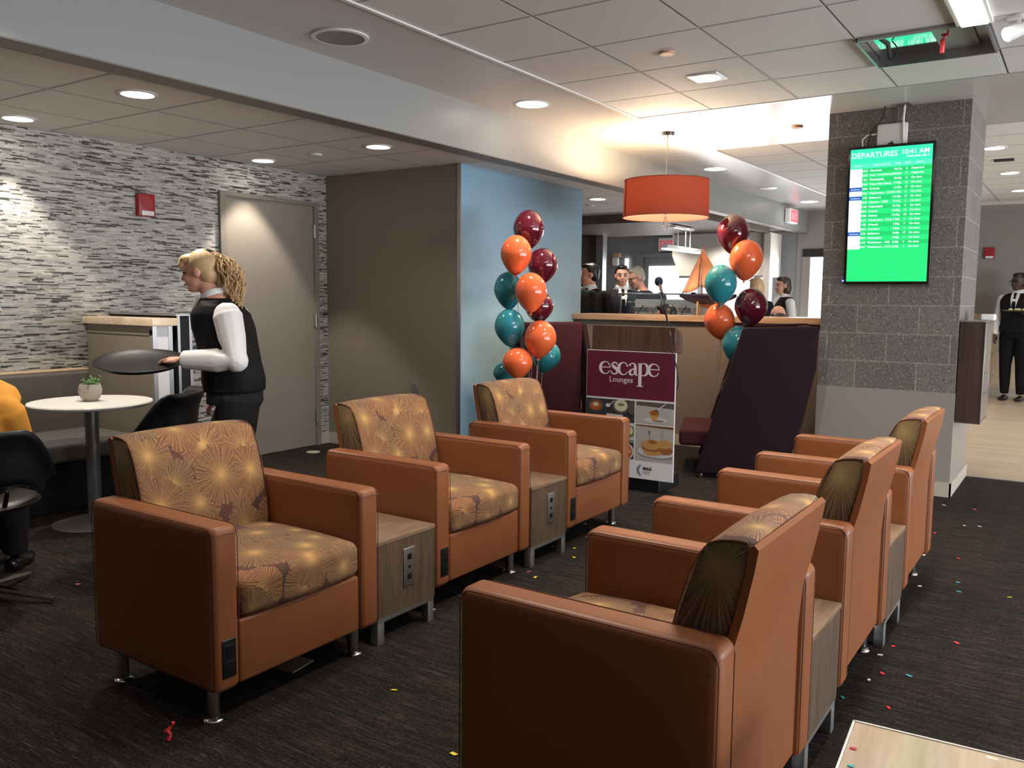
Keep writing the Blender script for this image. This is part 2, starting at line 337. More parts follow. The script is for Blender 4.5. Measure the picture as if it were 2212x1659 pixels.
def struct(name, bm, m, parent=None, smooth=False, **k):
    o = obj(name, bm, m, parent, smooth, **k)
    if not parent: o['kind'] = 'structure'
    return o
def dup(root, loc, rotz, label, group=None):
    r = root.copy(); C.objects.link(r); r.location = loc; r.rotation_euler = (0, 0, rotz); r['label'] = label
    if group: r['group'] = group
    for ch in list(root.children):
        c = ch.copy(); C.objects.link(c); c.parent = r
        for g in list(ch.children):
            d = g.copy(); C.objects.link(d); d.parent = c
    return r
def text(name, s, size, m, parent, loc, rot=(pi/2, 0, 0), align='LEFT', ex=.0006, sx=1, space=1, bold=0):
    cu = bpy.data.curves.new(name, 'FONT'); cu.body = s; cu.size = size; cu.extrude = ex; cu.align_x = align; cu.space_line = space; cu.offset = bold
    cu.resolution_u = 3
    t = bpy.data.objects.new('tmp', cu); C.objects.link(t); dg = bpy.context.evaluated_depsgraph_get()
    me = bpy.data.meshes.new_from_object(t.evaluated_get(dg)); bpy.data.objects.remove(t); bpy.data.curves.remove(cu)
    me.name = name; me.materials.clear(); me.materials.append(m)
    o = bpy.data.objects.new(name, me); C.objects.link(o); o.parent = parent; o.location = loc; o.rotation_euler = rot; o.scale = (sx, 1, 1); return o
def slab(x0, x1, y0, y1, z0, z1, r=0): return box(((x0+x1)/2, (y0+y1)/2, (z0+z1)/2), (abs(x1-x0), abs(y1-y0), abs(z1-z0)), r)
# ================================================================== SETTING
XL, YB, XB, YH, ZC, ZL = -5.865, 5.616, -4.313, 7.5, 2.74, 2.46
FAR = 13.6
bm = slab(-9, 6, -3, 7.515, -.1, 0); rbox(bm, (-5.25, 7.515+3.6, -.05), (7.5, 7.2, .1)); struct('floor', bm, M['carpet'])
f2 = struct('floor_planks', slab(-1.5, 6, 7.515, 14.7, -.1, 0), M['planks'])
tag(obj('floor_transition_strip', slab(-.74, 6, 7.50, 7.53, 0, .006), M['alu']), 'thin metal strip where dark carpet meets pale plank floor', 'floor strip')
struct('wall_left', slab(XL-.15, XL, -3, YB, 0, ZL+.3), M['mosaic'])
struct('wall_back', slab(XL-.15, XB-.012, YB, YB+.15, 0, ZL+.3), M['beige'])
struct('wall_blue', slab(XB-.15, XB, YB+.001, 7.63, 0, ZL+.3), M['blue'])
struct('trim_1', slab(XB-.03, XB+.004, YB-.006, YB, 0, ZL), M['steel'])
struct('wall_near', slab(-9, 6, -3.1, -3.0, 0, 3.0), M['podwood']); struct('wall_right_blocker', slab(6, 6.1, -3, 1.2, 0, 3.0), M['podwood'])  # both dark to cut bounce; the right one is added to block side light
# far rooms
struct('wall_far', slab(-9, -1.55, FAR, FAR+.15, 0, 3), M['gray'])
struct('wall_far_right', slab(-1.55, 6, 14.3, 14.45, 0, 3), M['farwall'])
struct('wall_far_return', slab(-1.70, -1.55, FAR, 14.4, 0, 3), M['farwall'])
struct('wall_buffet_side', slab(-8.3, -6.55, 12.3, 12.42, 0, 3), M['taupe'])
struct('wall_buffet_left', slab(-8.4, -8.3, 5.6, FAR, 0, 3), M['taupe'])
# ceilings
def ceil_panel(name, x0, x1, y0, y1, z, m, holes=()):
    bm = NB(); xs = sorted({x0, x1, *[h[i] for h in holes for i in (0, 1)]}); ys = sorted({y0, y1, *[h[i] for h in holes for i in (2, 3)]})
    for a, b in zip(xs, xs[1:]):
        for c, d in zip(ys, ys[1:]):
            if any(h[0] <= a and b <= h[1] and h[2] <= c and d <= h[3] for h in holes): continue
            rbox(bm, ((a+b)/2, (c+d)/2, z+.02), (b-a, d-c, .04))
    return struct(name, bm, m)
ceil_panel('ceiling', -2.935, 6, -3, 6.03, ZC, M['tiles'], holes=[(-1.115, -.50, 4.83, 5.43)])
ceil_panel('ceiling_left', -9, -3.83, -3, FAR, ZL, M['tiles_left'])
ceil_panel('ceiling_far', -2.935, 6, 7.66, 14.5, ZC, M['tiles_far'])
bm = slab(-3.705, -2.935, -3, FAR, ZC-.004, ZC+.04); rbox(bm, (1.53, (6.03+7.66)/2, ZC+.018), (8.93, 1.63, .044)); struct('ceiling_soffit', bm, M['gypsum'])
struct('trim_2', slab(-2.95, -2.925, -3, 6.03, ZC-.012, ZC-.003), M['white'])
struct('trim_3', slab(-2.95, -2.925, 7.66, FAR, ZC-.012, ZC-.003), M['white'])
bm = slab(-3.83, -3.70, -3, FAR, 2.405, 3.0)
struct('ceiling_bulkhead', bm, M['fascia'])
struct('trim_4', slab(-3.832, -3.698, -3, FAR, 2.398, 2.405), M['dkfascia'])
struct('ceiling_far_soffit', slab(-1.7, 6, 13.55, 14.3, 2.70, 2.74), M['gypsum'])
struct('ceiling_lid', slab(-9, 6, -3, 14.6, 3.0, 3.05), M['farwall'])
# baseboards
struct('baseboard_left', slab(XL, XL+.012, -3, 4.43, 0, .1), M['base'])
struct('baseboard_left_end', slab(XL, XL+.012, 5.50, YB, 0, .1), M['base'])
struct('baseboard_back', slab(XL, XB, YB-.012, YB, 0, .1), M['base'])
struct('baseboard_blue', slab(XB, XB+.012, YB, YH, 0, .1), M['base'])
struct('baseboard_partition', slab(XB, -1.68, YH-.012, YH, 0, .1), M['base'])
struct('baseboard_far_right', slab(-1.55, 6, 14.27, 14.3, 0, .12), M['base'])
struct('wainscot_far_right', slab(-1.55, 6, 14.28, 14.3, .12, 1.2), M['palewood'])
# door in the left wall
d = struct('door_1', slab(XL-.01, XL+.012, 4.50, 5.44, .005, 2.175), M['doorpaint']); d.location = (0, 0, 0)
bm = slab(XL, XL+.03, 4.438, 4.492, 0, 2.21); rbox(bm, (XL+.015, 5.467, 1.105), (.03, .05, 2.21)); rbox(bm, (XL+.015, 4.965, 2.192), (.03, .95, .034)); obj('door_frame', bm, M['frame'], d, False)
bm = slab(XL+.002, XL+.0135, 4.492, 4.499, .01, 2.17); rbox(bm, (XL+.008, 4.965, 2.177), (.012, .94, .006)); obj('door_gap', bm, M['rubber'], d, False)
for z in (1.95, 1.15, .27):
    bm = NB(); tube(bm, [(XL+.03, 5.444, z-.06), (XL+.03, 5.444, z+.06)], .009); rbox(bm, (XL+.022, 5.444, z), (.012, .03, .11)); obj('hinge', bm, M['steel'], d)
bm = NB(); tube(bm, [(XL+.01, 4.57, 1.02), (XL+.06, 4.57, 1.02)], .011); tube(bm, [(XL+.06, 4.57, 1.02), (XL+.06, 4.68, 1.02)], .009); rbox(bm, (XL+.014, 4.57, 1.02), (.008, .05, .12), .003); obj('door_handle', bm, M['steel'], d)
# block column with painted lower part
struct('column', slab(-1.675, -.745, 6.62, 7.53, .733, ZC), M['cmu'])
struct('column_base', slab(-1.678, -.742, 6.617, 7.533, 0, .733), M['colbase'])
bm = slab(-1.69, -.73, 6.605, 6.617, 0, .1); rbox(bm, (-.736, 7.07, .05), (.012, .93, .1)); struct('baseboard_column', bm, M['base'])
# low partition with oak counter
struct('partition_wall', slab(XB+.001, -1.679, YH, YH+.12, 0, 1.165), M['taupe'])
tag(obj('partition_counter', slab(XB+.001, -1.679, YH-.04, YH+.36, 1.166, 1.222, .004), M['counterwood']), 'long oak counter cap on the low taupe partition between column and blue wall', 'counter')
# far door and window openings
wd = struct('door_2', slab(-6.42, -5.5, FAR-.03, FAR-.002, 0, 2.08), M['gray'])
obj('door_frame', slab(-6.62, -5.4, FAR-.05, FAR-.031, 2.08, 2.15), M['gray'], wd, False); obj('door_frame', slab(-6.62, -6.44, FAR-.05, FAR-.031, 0, 2.08), M['gray'], wd, False)
obj('door_pane', slab(-6.33, -5.45, FAR-.045, FAR-.032, .4, 1.93), M['sky'], wd, False)
obj('sidelight_pane', slab(-6.79, -6.74, FAR-.045, FAR-.003, .3, 2.07), M['sky'], wd, False)
struct('window_1', slab(-5.35, -4.35, FAR-.04, FAR-.002, .5, 1.95), M['sky'])
w2 = struct('window_2', slab(-3.62, -3.0, FAR-.04, FAR-.002, .3, 2.03), M['sky']); obj('window_frame', slab(-3.74, -3.62, FAR-.05, FAR-.002, .3, 2.04), M['farwall'], w2, False); obj('window_head', slab(-3.74, -3.0, FAR-.055, FAR-.002, 2.04, 2.16), M['rubber'], w2, False)
struct('wall_far_pier', slab(-3.83, -1.55, FAR-.02, FAR, 0, 3), M['farwall'])
# ================================================================== CEILING FIXTURES
def downlight(x, y, z, label, r=.085, power=40, spot=95, col=(1, .90, .78), grp='round recessed downlights', lit=True, square=False, blend=.35):
    t = thing('downlight', label, 'ceiling light', (x, y, z), group=None)
    bm = NB()
    if square: rbox(bm, (0, 0, -.004), (.19, .19, .01), .002)
    else: lathe(bm, [(r*1.22, 0), (r*1.22, -.006), (r*1.0, -.008), (r*1.0, 0)], n=28, cap=False)
    obj('trim_ring', bm, M['white'], t)
    bm = NB(); lathe(bm, [(.001, -.0075), (r*1.0, -.0075), (r*1.0, -.004), (.001, -.004)] if not square else [(.001, -.012), (.08, -.012), (.08, -.009), (.001, -.009)], n=24, cap=False)
    obj('lens', bm, M['lit'] if lit else M['white'], t)
    if lit and power:
        lamp('SPOT', 'downlight_beam', (x, y, z-.03), power, col, spot_size=radians(spot), spot_blend=blend, shadow_soft_size=.05)
    return t
downlight(-5.612, 2.784, ZL, 'recessed downlight nearest the left edge above the mosaic wall', power=75, spot=78)
downlight(-4.367, 2.804, ZL, 'recessed downlight over the round white table', power=100)
downlight(-5.612, 4.69, ZL, 'recessed downlight above the grey door', power=75, spot=78)
downlight(-4.365, 4.70, ZL, 'recessed downlight in the lower ceiling before the beige wall', power=22, spot=120, blend=.8)
downlight(-4.55, 8.387, ZL, 'recessed downlight in the buffet ceiling beyond the blue wall', power=50)
downlight(-3.36, 5.20, ZC, 'round downlight lit in the smooth ceiling strip, nearest of its row', .11, power=75, blend=.9)
downlight(-3.352, 8.742, ZC, 'round downlight lit in the smooth ceiling strip right of the orange lampshade', .11, power=60)
downlight(-3.33, 12.27, ZC, 'round downlight lit near the far end of the smooth ceiling strip', .11, power=50)
downlight(-2.05, 5.157, ZC, 'small square downlight in the main tiled ceiling', .06, power=60, square=True)
downlight(-.80, 8.82, ZC, 'recessed downlight nearest beyond the block column', .085, power=50)
downlight(-.80, 10.59, ZC, 'middle recessed downlight beyond the block column', .085, power=50)
downlight(-.81, 12.3, ZC, 'recessed downlight farthest beyond the block column', .085, power=50)
# unseen lamps without fixtures, added over the seats, the buffet and behind the viewer
for i, (x, y, p) in enumerate([(-2.05, 2.4, 85), (-1.3, 3.9, 60), (-.5, 2.7, 60), (.9, 5.2, 60), (-3.36, 1.7, 55), (-5.6, .9, 60), (-4.37, .9, 20), (-6.2, 9.5, 110), (-5.0, 10.7, 110), (1.0, 9.5, 80)]):
    lamp('SPOT', 'unseen_ceiling_lamp', (x, y, (ZL if x < -4 else ZC)-.03), p, (1, .91, .80), spot_size=radians(105), spot_blend=.6, shadow_soft_size=.08)
# open can and flat speaker
t = thing('ceiling_speaker_can', 'large round unlit open can in the smooth ceiling strip, upper left', 'ceiling speaker', (-3.367, 3.341, ZC-.005))
bm = NB(); lathe(bm, [(.150, 0), (.150, -.008), (.128, -.010), (.128, -.001)], cap=False, n=40); obj('trim_ring', bm, M['white'], t)
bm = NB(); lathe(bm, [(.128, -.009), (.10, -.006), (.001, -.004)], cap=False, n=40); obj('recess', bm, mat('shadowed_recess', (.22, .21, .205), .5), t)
bm = NB(); lathe(bm, [(.001, -.012), (.105, -.012), (.12, -.004), (.12, 0)], cap=False, n=36); tag(obj('ceiling_speaker', bm, M['white'], loc=(-3.36, 10.52, ZC-.005)), 'flat round white speaker grille in the far smooth ceiling strip', 'ceiling speaker')
def cap_disc(x, y, z, label, m, r=.05):
    bm = NB(); lathe(bm, [(.001, -.012), (r*.9, -.012), (r, -.006), (r, 0)], cap=False, n=24); return tag(obj('sprinkler_cover', bm, m, loc=(x, y, z)), label, 'sprinkler cover')
M['peach'] = mat('peach_cover', (.55, .30, .20), .5)
cap_disc(-2.044, 4.537, ZC, 'small round peach cover in the tile above the square downlight', M['peach'], .045)
cap_disc(-2.005, 6.954, ZC-.004, 'small flat cover in the smooth ceiling just left of the block column', M['peach'], .045)
cap_disc(-5.018, 4.708, ZL, 'small round cover between two downlights in the lower left ceiling', M['white'], .045)
cap_disc(-4.95, 8.957, ZL, 'small round cover in the buffet ceiling right of the blue wall', M['white'], .045)
# long troffer, recess with mirror, spotlight
t = thing('linear_ceiling_light', 'bright rectangular light at the top right edge of the ceiling', 'ceiling light', (-.555, 3.85, ZC))
obj('housing', box((0, 0, -.01), (.16, 2.0, .02), .003), M['white'], t); obj('diffuser', box((0, 0, -.022), (.115, 1.96, .008), .002), M['litcool'], t)
lamp('AREA', 'linear_light_glow', (-.555, 3.85, ZC-.04), 40, (1, .96, .9), (0, 0, 0), shape='RECTANGLE', size=.11, size_y=1.9)
t = thing('ceiling_recess_panel', 'opened ceiling tile with a mirror-like panel reflecting the green departures screen', 'ceiling panel', (-.8075, 5.13, ZC))
bm = NB()
for (c, s) in (((-.30, 0, .03), (.012, .6, .10)), ((.30, 0, .03), (.012, .6, .10)), ((0, .294, .03), (.6, .012, .10)), ((0, -.294, .03), (.6, .012, .10))): rbox(bm, c, s)
obj('frame', bm, M['steel'], t); obj('mirror_panel', box((-.13, 0, .035), (.32, .575, .006)), M['mirror'], t); obj('grey_panel', box((.125, 0, .035), (.19, .575, .006)), M['fascia'], t)
obj('back_panel', box((.25, 0, .05), (.09, .575, .006)), M['steel'], t); bm = NB(); tube(bm, [(-.24, -.28, .04), (-.20, .0, .03), (-.24, .28, .03)], .012); obj('lamp_tube', bm, M['rubber'], t)
bm = NB(); tube(bm, [(-.17, -.05, .03), (-.14, -.045, -.01), (-.15, -.04, -.05), (-.155, -.03, -.07)], .0035, 6); obj('wire', bm, M['rubber'], t)
bm = NB(); tube(bm, [(.11, -.20, .03), (.125, -.2, -.01), (.10, -.2, -.04)], .006, 6); rbox(bm, (.10, -.2, -.075), (.022, .012, .07), .003); rbox(bm, (.11, -.2, -.02), (.035, .012, .012), .003); obj('red_tag', bm, M['red'], t)
t = thing('spotlight', 'white adjustable spotlight head at the right edge of the ceiling', 'spotlight', (-.372, 4.87, ZC))
bm = NB(); lathe(bm, [(.001, -.02), (.05, -.02), (.05, 0)], cap=False, n=20); obj('canopy', bm, M['white'], t)
bm = NB(); tube(bm, [(.0, 0, -.02), (0, 0, -.06)], .01); tube(bm, [(.05, .02, -.045), (-.045, -.02, -.085)], [.028, .036], 16); obj('lamp_head', bm, M['white'], t)
bm = NB(); tube(bm, [(-.048, -.021, -.086), (-.052, -.023, -.088)], [.03, .03], 16); obj('lens', bm, M['litcool'], t)
t = tag(obj('ceiling_vent', box((-.78, 9.6, ZC-.006), (.17, .12, .012), .002), M['rubber']), 'dark slot vent in the ceiling beyond the column', 'vent')
# ================================================================== PENDANT
px_, py_ = -2.966, 6.65
t = thing('pendant_lamp', 'rust orange drum pendant lamp hanging from the ceiling', 'pendant lamp', (px_, py_, 0))
bm = NB(); lathe(bm, [(.001, ZC-.035), (.05, ZC-.035), (.06, ZC-.006)], cap=False, n=24); obj('canopy', bm, M['chrome'], t)
bm = NB(); tube(bm, [(0, 0, 2.30), (0, 0, ZC-.01)], .006, 8); tube(bm, [(0, 0, 2.06), (0, 0, 2.30)], .012, 8); obj('rod', bm, M['chrome'], t)
bm = NB(); lathe(bm, [(.352, 2.045), (.345, 2.345)], cap=False, n=64); obj('lamp_shade', bm, M['shade'], t)
bm = NB(); lathe(bm, [(.347, 2.047), (.340, 2.343)], cap=False, n=64); sl = obj('shade_lining', bm, M['shade'], t)
bm = NB()
for z, r in ((2.045, .353), (2.345, .346)): tube(bm, [(r*cos(2*pi*k/48), r*sin(2*pi*k/48), z) for k in range(49)], .0035, 6, False)
obj('shade_rim', bm, mat('shade_rim_rust', (.22, .07, .045), .7), t)
bm = NB()
for k in range(3): a = 2*pi*k/3+.5; tube(bm, [(0, 0, 2.30), (.34*cos(a), .34*sin(a), 2.33)], .003, 6)
obj('spider', bm, M['chrome'], t)
a = -2.35; bm = NB(); tube(bm, [(.3545*cos(a), .3545*sin(a), 2.046), (.3475*cos(a), .3475*sin(a), 2.344)], .0035, 6); obj('shade_seam', bm, mat('shade_seam_dark', (.08, .03, .025), .7), t)
bm = NB(); ell(bm, (0, 0, 2.20), (.033, .033, .045)); obj('bulb', bm, mat('warm_bulb', (1, .9, .7), .4, emit=(1, .62, .28), es=40), t)
bm = NB(); tube(bm, [(0, 0, 2.16), (0, 0, 2.06)], .006, 8); tube(bm, [(.0, 0, 2.06), (-.018, 0, 2.00), (-.022, 0, 1.975), (-.012, 0, 1.955), (.008, 0, 1.955), (.022, 0, 1.975), (.018, 0, 2.0), (0, 0, 2.06)], .003, 6); obj('pull_ring', bm, M['chrome'], t)
lamp('POINT', 'pendant_glow', (px_, py_, 2.27), 125, (1, .74, .48), shadow_soft_size=.06)
lamp('POINT', 'pendant_glow', (px_, py_, 2.13), 16, (1, .66, .36), shadow_soft_size=.05)
# ================================================================== ARMCHAIRS
CW = .745
def uvf(x0, zt):
    def f(p, n):
        if abs(n.y) > .72: return (p.x*1.0+3.3, p.z+(5.1 if n.y > 0 else 2.4))
        if abs(n.z) > .6: return (p.x+.1, p.y+.05)
        return (p.x*.4+x0*.6+.1-(zt-p.z)*1.0 if False else x0+.1+(zt-p.z), p.y+.05)
    return f
def armchair(label, group):
    t = thing('armchair', label, 'armchair', (0, 0, 0), 0, group)
    X = lambda d: .33-d
    for s in (-1, 1):
        def bul(x, y, z): return (x, y+(.004*math.copysign(1, y)*(1-(x/.34)**2)*(1-(z/.28)**2) if abs(y) > .03 else 0), z)
        a = obj('arm', box((X(.339), s*(CW/2-.05), .39), (.678, .10, .54), .026, 3, (6, 1, 5), bul), M['leather'], t)
        bm = NB()
        for q in (-1, 1):
            y = s*(CW/2-.05)+q*.0465; r = .02
            P = [(X(.004), .14), (X(.004), .62), (X(.010), .640), (X(.022), .651), (X(.04), .6545), (X(.638), .6545), (X(.656), .651), (X(.668), .640), (X(.674), .62), (X(.674), .14)]
            tube(bm, [(px, y, pz) for px, pz in P], .0015, 6)
        obj('piping', bm, M['seam'], a)
        bm = NB(); tube(bm, [(X(.0), s*(CW/2-.05)-.046, .632), (X(-.0008), s*(CW/2-.05), .634), (X(0), s*(CW/2-.05)+.046, .632)], .0016, 5); obj('seam', bm, M['seam'], a)
        for d in (.09, .60):
            bm = NB(); lathe(bm, [(.031, 0), (.033, .004), (.030, .009), (.0215, .012), (.0215, .125)], (X(d), s*(CW/2-.055), 0), 20); obj('leg', bm, M['chrome'], t)
    obj('front_rail', box((X(.06), 0, .232), (.10, CW-.198, .213), .012, 2, (1, 6, 2)), M['leather'], t)
    obj('seat_frame', box((X(.37), 0, .235), (.52, CW-.202, .20), .01), M['rubber'], t)
    def crown(x, y, z):
        k = (1-(x/.31)**2)*(1-(y/.28)**2); k = max(k, 0)
        return (x+(.018*(1-(y/.28)**2) if x > .22 else 0), y, z+(.042*k**.7 if z > 0 else 0))
    obj('seat_cushion', box((X(.285), 0, .403), (.57, CW-.203, .125), .035, 4, (10, 10, 3), crown), M['fabric'], t, uv=uvf(X(0), .47))
    # back cushion: side profile (depth from front, height)
    P = [(.50, .44), (.50, .50), (.515, .60), (.54, .70), (.565, .78), (.585, .825), (.605, .850), (.63, .862), (.665, .867), (.693, .866), (.703, .858), (.698, .80), (.672, .70), (.652, .62), (.644, .50), (.644, .15), (.56, .15), (.54, .30)]
    bm = NB(); n = 12; W2 = CW/2-.1015
    rings = []
    for j, (y, ins) in enumerate([(-W2, .012), (-W2+.004, .004), (-W2+.014, 0)]+[(-W2+.014+(2*W2-.028)*k/n, 0) for k in range(1, n)]+[(W2-.014, 0), (W2-.004, .004), (W2, .012)]):
        cx, cz = .60, .55
        cr = .010*(1-(y/W2)**2)
        rings.append([Vector((X(d+(ins if d < cx else -ins)-(cr if d < .58 and z > .45 else 0)), y, z-(ins if z > .84 else 0)+(cr*.8 if z > .84 else 0))) for d, z in P])
    loft(bm, rings); bmesh.ops.recalc_face_normals(bm, faces=bm.faces[:])
    def buv(p, nn):
        if abs(nn.y) > .6: return (p.x-.33+.625, p.z-.80)
        s_ = p.z if (p.z < .84) else .84+(.33-.60-p.x)
        return (s_+.02, p.y+.08)
    bk = obj('back_cushion', bm, [M['fabric'], M['fabric_side']], t, uv=buv, angle=55)
    for pl in bk.data.polygons: pl.material_index = 1 if abs(pl.normal.y) > .6 else 0
    for s in (-1, 1):
        bm = NB(); tube(bm, [(X(d), s*(W2-.002), z) for d, z in [(.512, .58), (.54, .70), (.565, .78), (.587, .825), (.606, .850), (.63, .860), (.665, .865), (.690, .864)]], .0026, 6); obj('back_piping', bm, M['seam'], bk)
    Q = [(.706, .862), (.716, .852), (.708, .80), (.688, .70), (.668, .62), (.660, .50), (.660, .14), (.646, .13), (.640, .14), (.640, .5), (.648, .62), (.668, .70), (.690, .80), (.694, .855)]
    bm = NB(); loft(bm, [[Vector((X(d), y, z)) for d, z in Q] for y in (-W2-.002, -W2+.004, W2-.004, W2+.002)]); bmesh.ops.recalc_face_normals(bm, faces=bm.faces[:]); obj('back_panel', bm, M['leather'], t)
    o = box((X(-.001), -(CW/2-.052), .232), (.006, .052, .125), .003, 2); ot = obj('power_outlet', o, M['black'], t)
    bm = NB()
    for z in (.205, .258): rbox(bm, (X(-.0045), -(CW/2-.052), z), (.002, .034, .036), .001)
    obj('socket', bm, M['gloss'], ot)
    return t
gL, gR = 'orange armchairs in the left row', 'orange armchairs in the right row seen from behind'
c0 = armchair('orange leather armchair with starburst cushions, nearest of the left row facing right', gL); c0.location = (-2.515, 1.9725, 0)
dup(c0, (-2.578, 3.140, 0), 0, 'orange leather armchair in the middle of the left row between two end tables', gL)
dup(c0, (-2.595, 4.278, 0), 0, 'orange leather armchair at the far end of the left row beside the podium', gL)
dup(c0, (-.927, 2.0025, 0), pi, 'orange leather armchair seen from behind, nearest in the right foreground', gR)
dup(c0, (-.935, 3.150, 0), pi, 'orange leather armchair seen from behind, middle of the right row', gR)
dup(c0, (-.935, 4.290, 0), pi, 'orange leather armchair seen from behind, farthest of the right row near the column', gR)
def end_table(label, group):
    t = thing('end_table', label, 'end table', (0, 0, 0), 0, group); Wt, Dp = .352, .58; X = lambda d: Dp/2-d
    obj('table_body', box((0, 0, .255), (Dp, Wt, .295), .001), M['tablebody'], t, False)
    obj('table_top', box((0, 0, .411), (Dp+.004, Wt+.004, .018), .002), M['tabletop'], t)
    for sx in (-1, 1):
        for sy in (-1, 1):
            obj('leg', box((sx*(Dp/2-.022), sy*(Wt/2-.022), .045), (.038, .038, .09), .002), M['alu'], t)
    bm = NB()
    for sx in (-1, 1): rbox(bm, (sx*(Dp/2-.022), 0, .098), (.038, Wt-.006, .020), .001)
    for sy in (-1, 1): rbox(bm, (0, sy*(Wt/2-.022), .098), (Dp-.09, .036, .020), .001)
    obj('base_frame', bm, M['alu'], t)
    p = obj('outlet_plate', box((X(-.003), .008, .280), (.005, .066, .158), .002), M['alu'], t)
    bm = NB()
    for z, s in ((.322, .024), (.280, .013), (.240, .024)): rbox(bm, (X(-.006), .008, z), (.003, s, s), .001)
    obj('socket', bm, M['gloss'], p)
    return t
gT = 'zebra wood end tables between the armchairs'
t0 = end_table('zebra wood end table with outlet plate between the two nearest left armchairs', gT); t0.location = (-2.238-.29, 2.565, 0)
dup(t0, (-2.278-.29, 3.737, 0), 0, 'zebra wood end table with outlet plate left of the farthest left armchair', gT)
dup(t0, (-.595-.29, 2.582, 0), pi, 'zebra wood end table behind the nearest right armchair', gT)
dup(t0, (-.595-.29, 3.722, 0), pi, 'zebra wood end table between the middle and farthest right armchairs', gT)
# pale coffee table, bottom right
t = thing('coffee_table', 'pale wood coffee table with metal edge at the bottom right corner', 'coffee table', (-.385, 1.985, 0), radians(4))
obj('table_top', box((.42, -.42, .405), (.84, .84, .024), .003), M['palewood'], t); 
bm = NB(); rbox(bm, (.42, .002, .405), (.846, .005, .028)); rbox(bm, (-.002, -.42, .405), (.005, .846, .028)); rbox(bm, (.842, -.42, .405), (.005, .846, .028)); rbox(bm, (.42, -.842, .405), (.846, .005, .028)); obj('metal_edge', bm, M['alu'], t)
for x, y in ((.04, -.04), (.8, -.04), (.04, -.8), (.8, -.8)): obj('leg', box((x, y, .196), (.035, .035, .392), .003), M['alu'], t)
# floor power box and round disc
t = thing('floor_outlet_box', 'open brass floor outlet box under the nearest left armchair', 'floor outlet', (-2.40, 2.085, 0), .15)
obj('cover_plate', box((0, 0, .003), (.13, .12, .006), .002), mat('aged_brass', (.42, .36, .25), .4, .7), t); obj('lid', box((-.05, -.01, .03), (.012, .06, .045), .003), M['black'], t); bm = NB(); tube(bm, [(-.03, .0, .006), (-.02, .01, .05), (-.08, .03, .06), (-.12, .05, .10)], .008); obj('plug_cable', bm, M['black'], t)
bm = NB(); lathe(bm, [(.06, 0), (.06, .004), (.04, .007), (.001, .007)], cap=False, n=28); tag(obj('floor_outlet_cover', bm, M['base'], loc=(-5.60, 5.17, 0)), 'round beige floor cover on the carpet near the grey door', 'floor cover')
# ================================================================== SCREEN ON THE COLUMN
sy = 6.555
t = thing('departures_screen', 'portrait flat screen with green flight departures list on the block column', 'screen', (-1.226, sy, 1.98), 0)
t.rotation_euler = (radians(2.5), 0, 0)
SW, SH = .572, .975
obj('bezel', box((0, .018, 0), (SW, .036, SH), .004), M['gloss'], t)
EM = lambda nm, c, s: mat(nm, (.02, .02, .02), .3, emit=c, es=s)
obj('screen_panel', box((0, -.0015, 0), (SW-.038, .002, SH-.04)), EM('screen_green', (.015, .86, .22), 1.1), t, False)
obj('header_band', box((0, -.003, .40), (SW-.038, .001, .135)), EM('screen_header', (.03, .90, .48), 1.1), t, False)
obj('column_band', box((0, -.0038, .352), (SW-.038, .001, .034)), EM('screen_band', (.10, .95, .62), 1.0), t, False)
sw = EM('screen_text', (.80, 1, .92), 1.25)
L0 = -(SW-.038)/2
text('title_lettering', 'DEPARTURES', .052, sw, t, (L0+.006, -.0046, .405), bold=.0006); text('clock_lettering', '10:41 AM', .046, sw, t, (-L0-.018, -.0046, .412), align='RIGHT', bold=.0006)
text('date_lettering', 'Wednesday, May 3', .019, sw, t, (-L0-.018, -.0046, .390), align='RIGHT', bold=.0004)
for s_, x in (('FLIGHT', .03), ('DEPARTING TO', .155), ('TIME', .30), ('GATE', .36), ('STATUS', .43)): text('heading_lettering', s_, .016, sw, t, (L0+x, -.0046, .346))
rows = [('1634', 'Charlotte', '10:12a', '5', 'Departed'), ('4143', 'New York/Newark', '10:20a', '11', 'Departed'), ('351', 'Philadelphia', '10:44a', '2', 'On time'), ('1387', 'West Palm Beach', '11:20a', '12', 'On time'), ('1334', 'Orlando', '11:25a', '17', 'On time'), ('5034', 'Washington - DCA', '11:45a', '6', 'On time'), ('155', 'Baltimore', '12:10p', '17', 'On time'), ('4432', 'Chicago - ORD', '12:13p', '3', 'On time'), ('5158', 'Philadelphia', '12:16p', '4', 'On time'), ('4325', 'Detroit', '12:42p', '13', 'On time'), ('3308', 'Atlanta', '12:45p', '10', 'On time'), ('4151', 'Washington - DCA', '1:28p', '2', 'On time'), ('1102', 'Orlando', '1:35p', '7', 'On time'), ('3034', 'Charlotte', '2:34p', '6', 'On time'), ('1316', 'Baltimore', '2:45p', '17', 'On time'), ('4097', 'Philadelphia', '3:00p', '3', 'On time'), ('6138', 'Washington - IAD', '3:40p', '9', 'On time'), ('5816', 'Washington - DCA', '3:50p', '4', 'On time')]
rh = .0315; ztop = .318
obj('airline_column', box((L0+.042, -.003, ztop-rh*9+.012), (.084, .001, rh*18)), EM('screen_white', (.95, 1, 1), 1.15), t, False)
bm = NB()
for k in range(0, 18, 2): rbox(bm, (.042, -.0028, ztop-rh*k-.004), (SW-.038-.084, .0008, rh*.94))
obj('row_bands', bm, EM('screen_row', (.010, .70, .17), 1.05), t, False)
for k, r in enumerate(rows):
    z = ztop-rh*k-.010
    if k in (4, 6, 14):
        obj('airline_logo_band', box((L0+.042, -.0042, z+.006), (.084, .001, rh*.86)), EM('screen_blue', (.01, .12, .60), 1.0), t, False)
        text('airline_lettering', 'Southwest', .015, sw, t, (L0+.042, -.005, z+.001), align='CENTER')
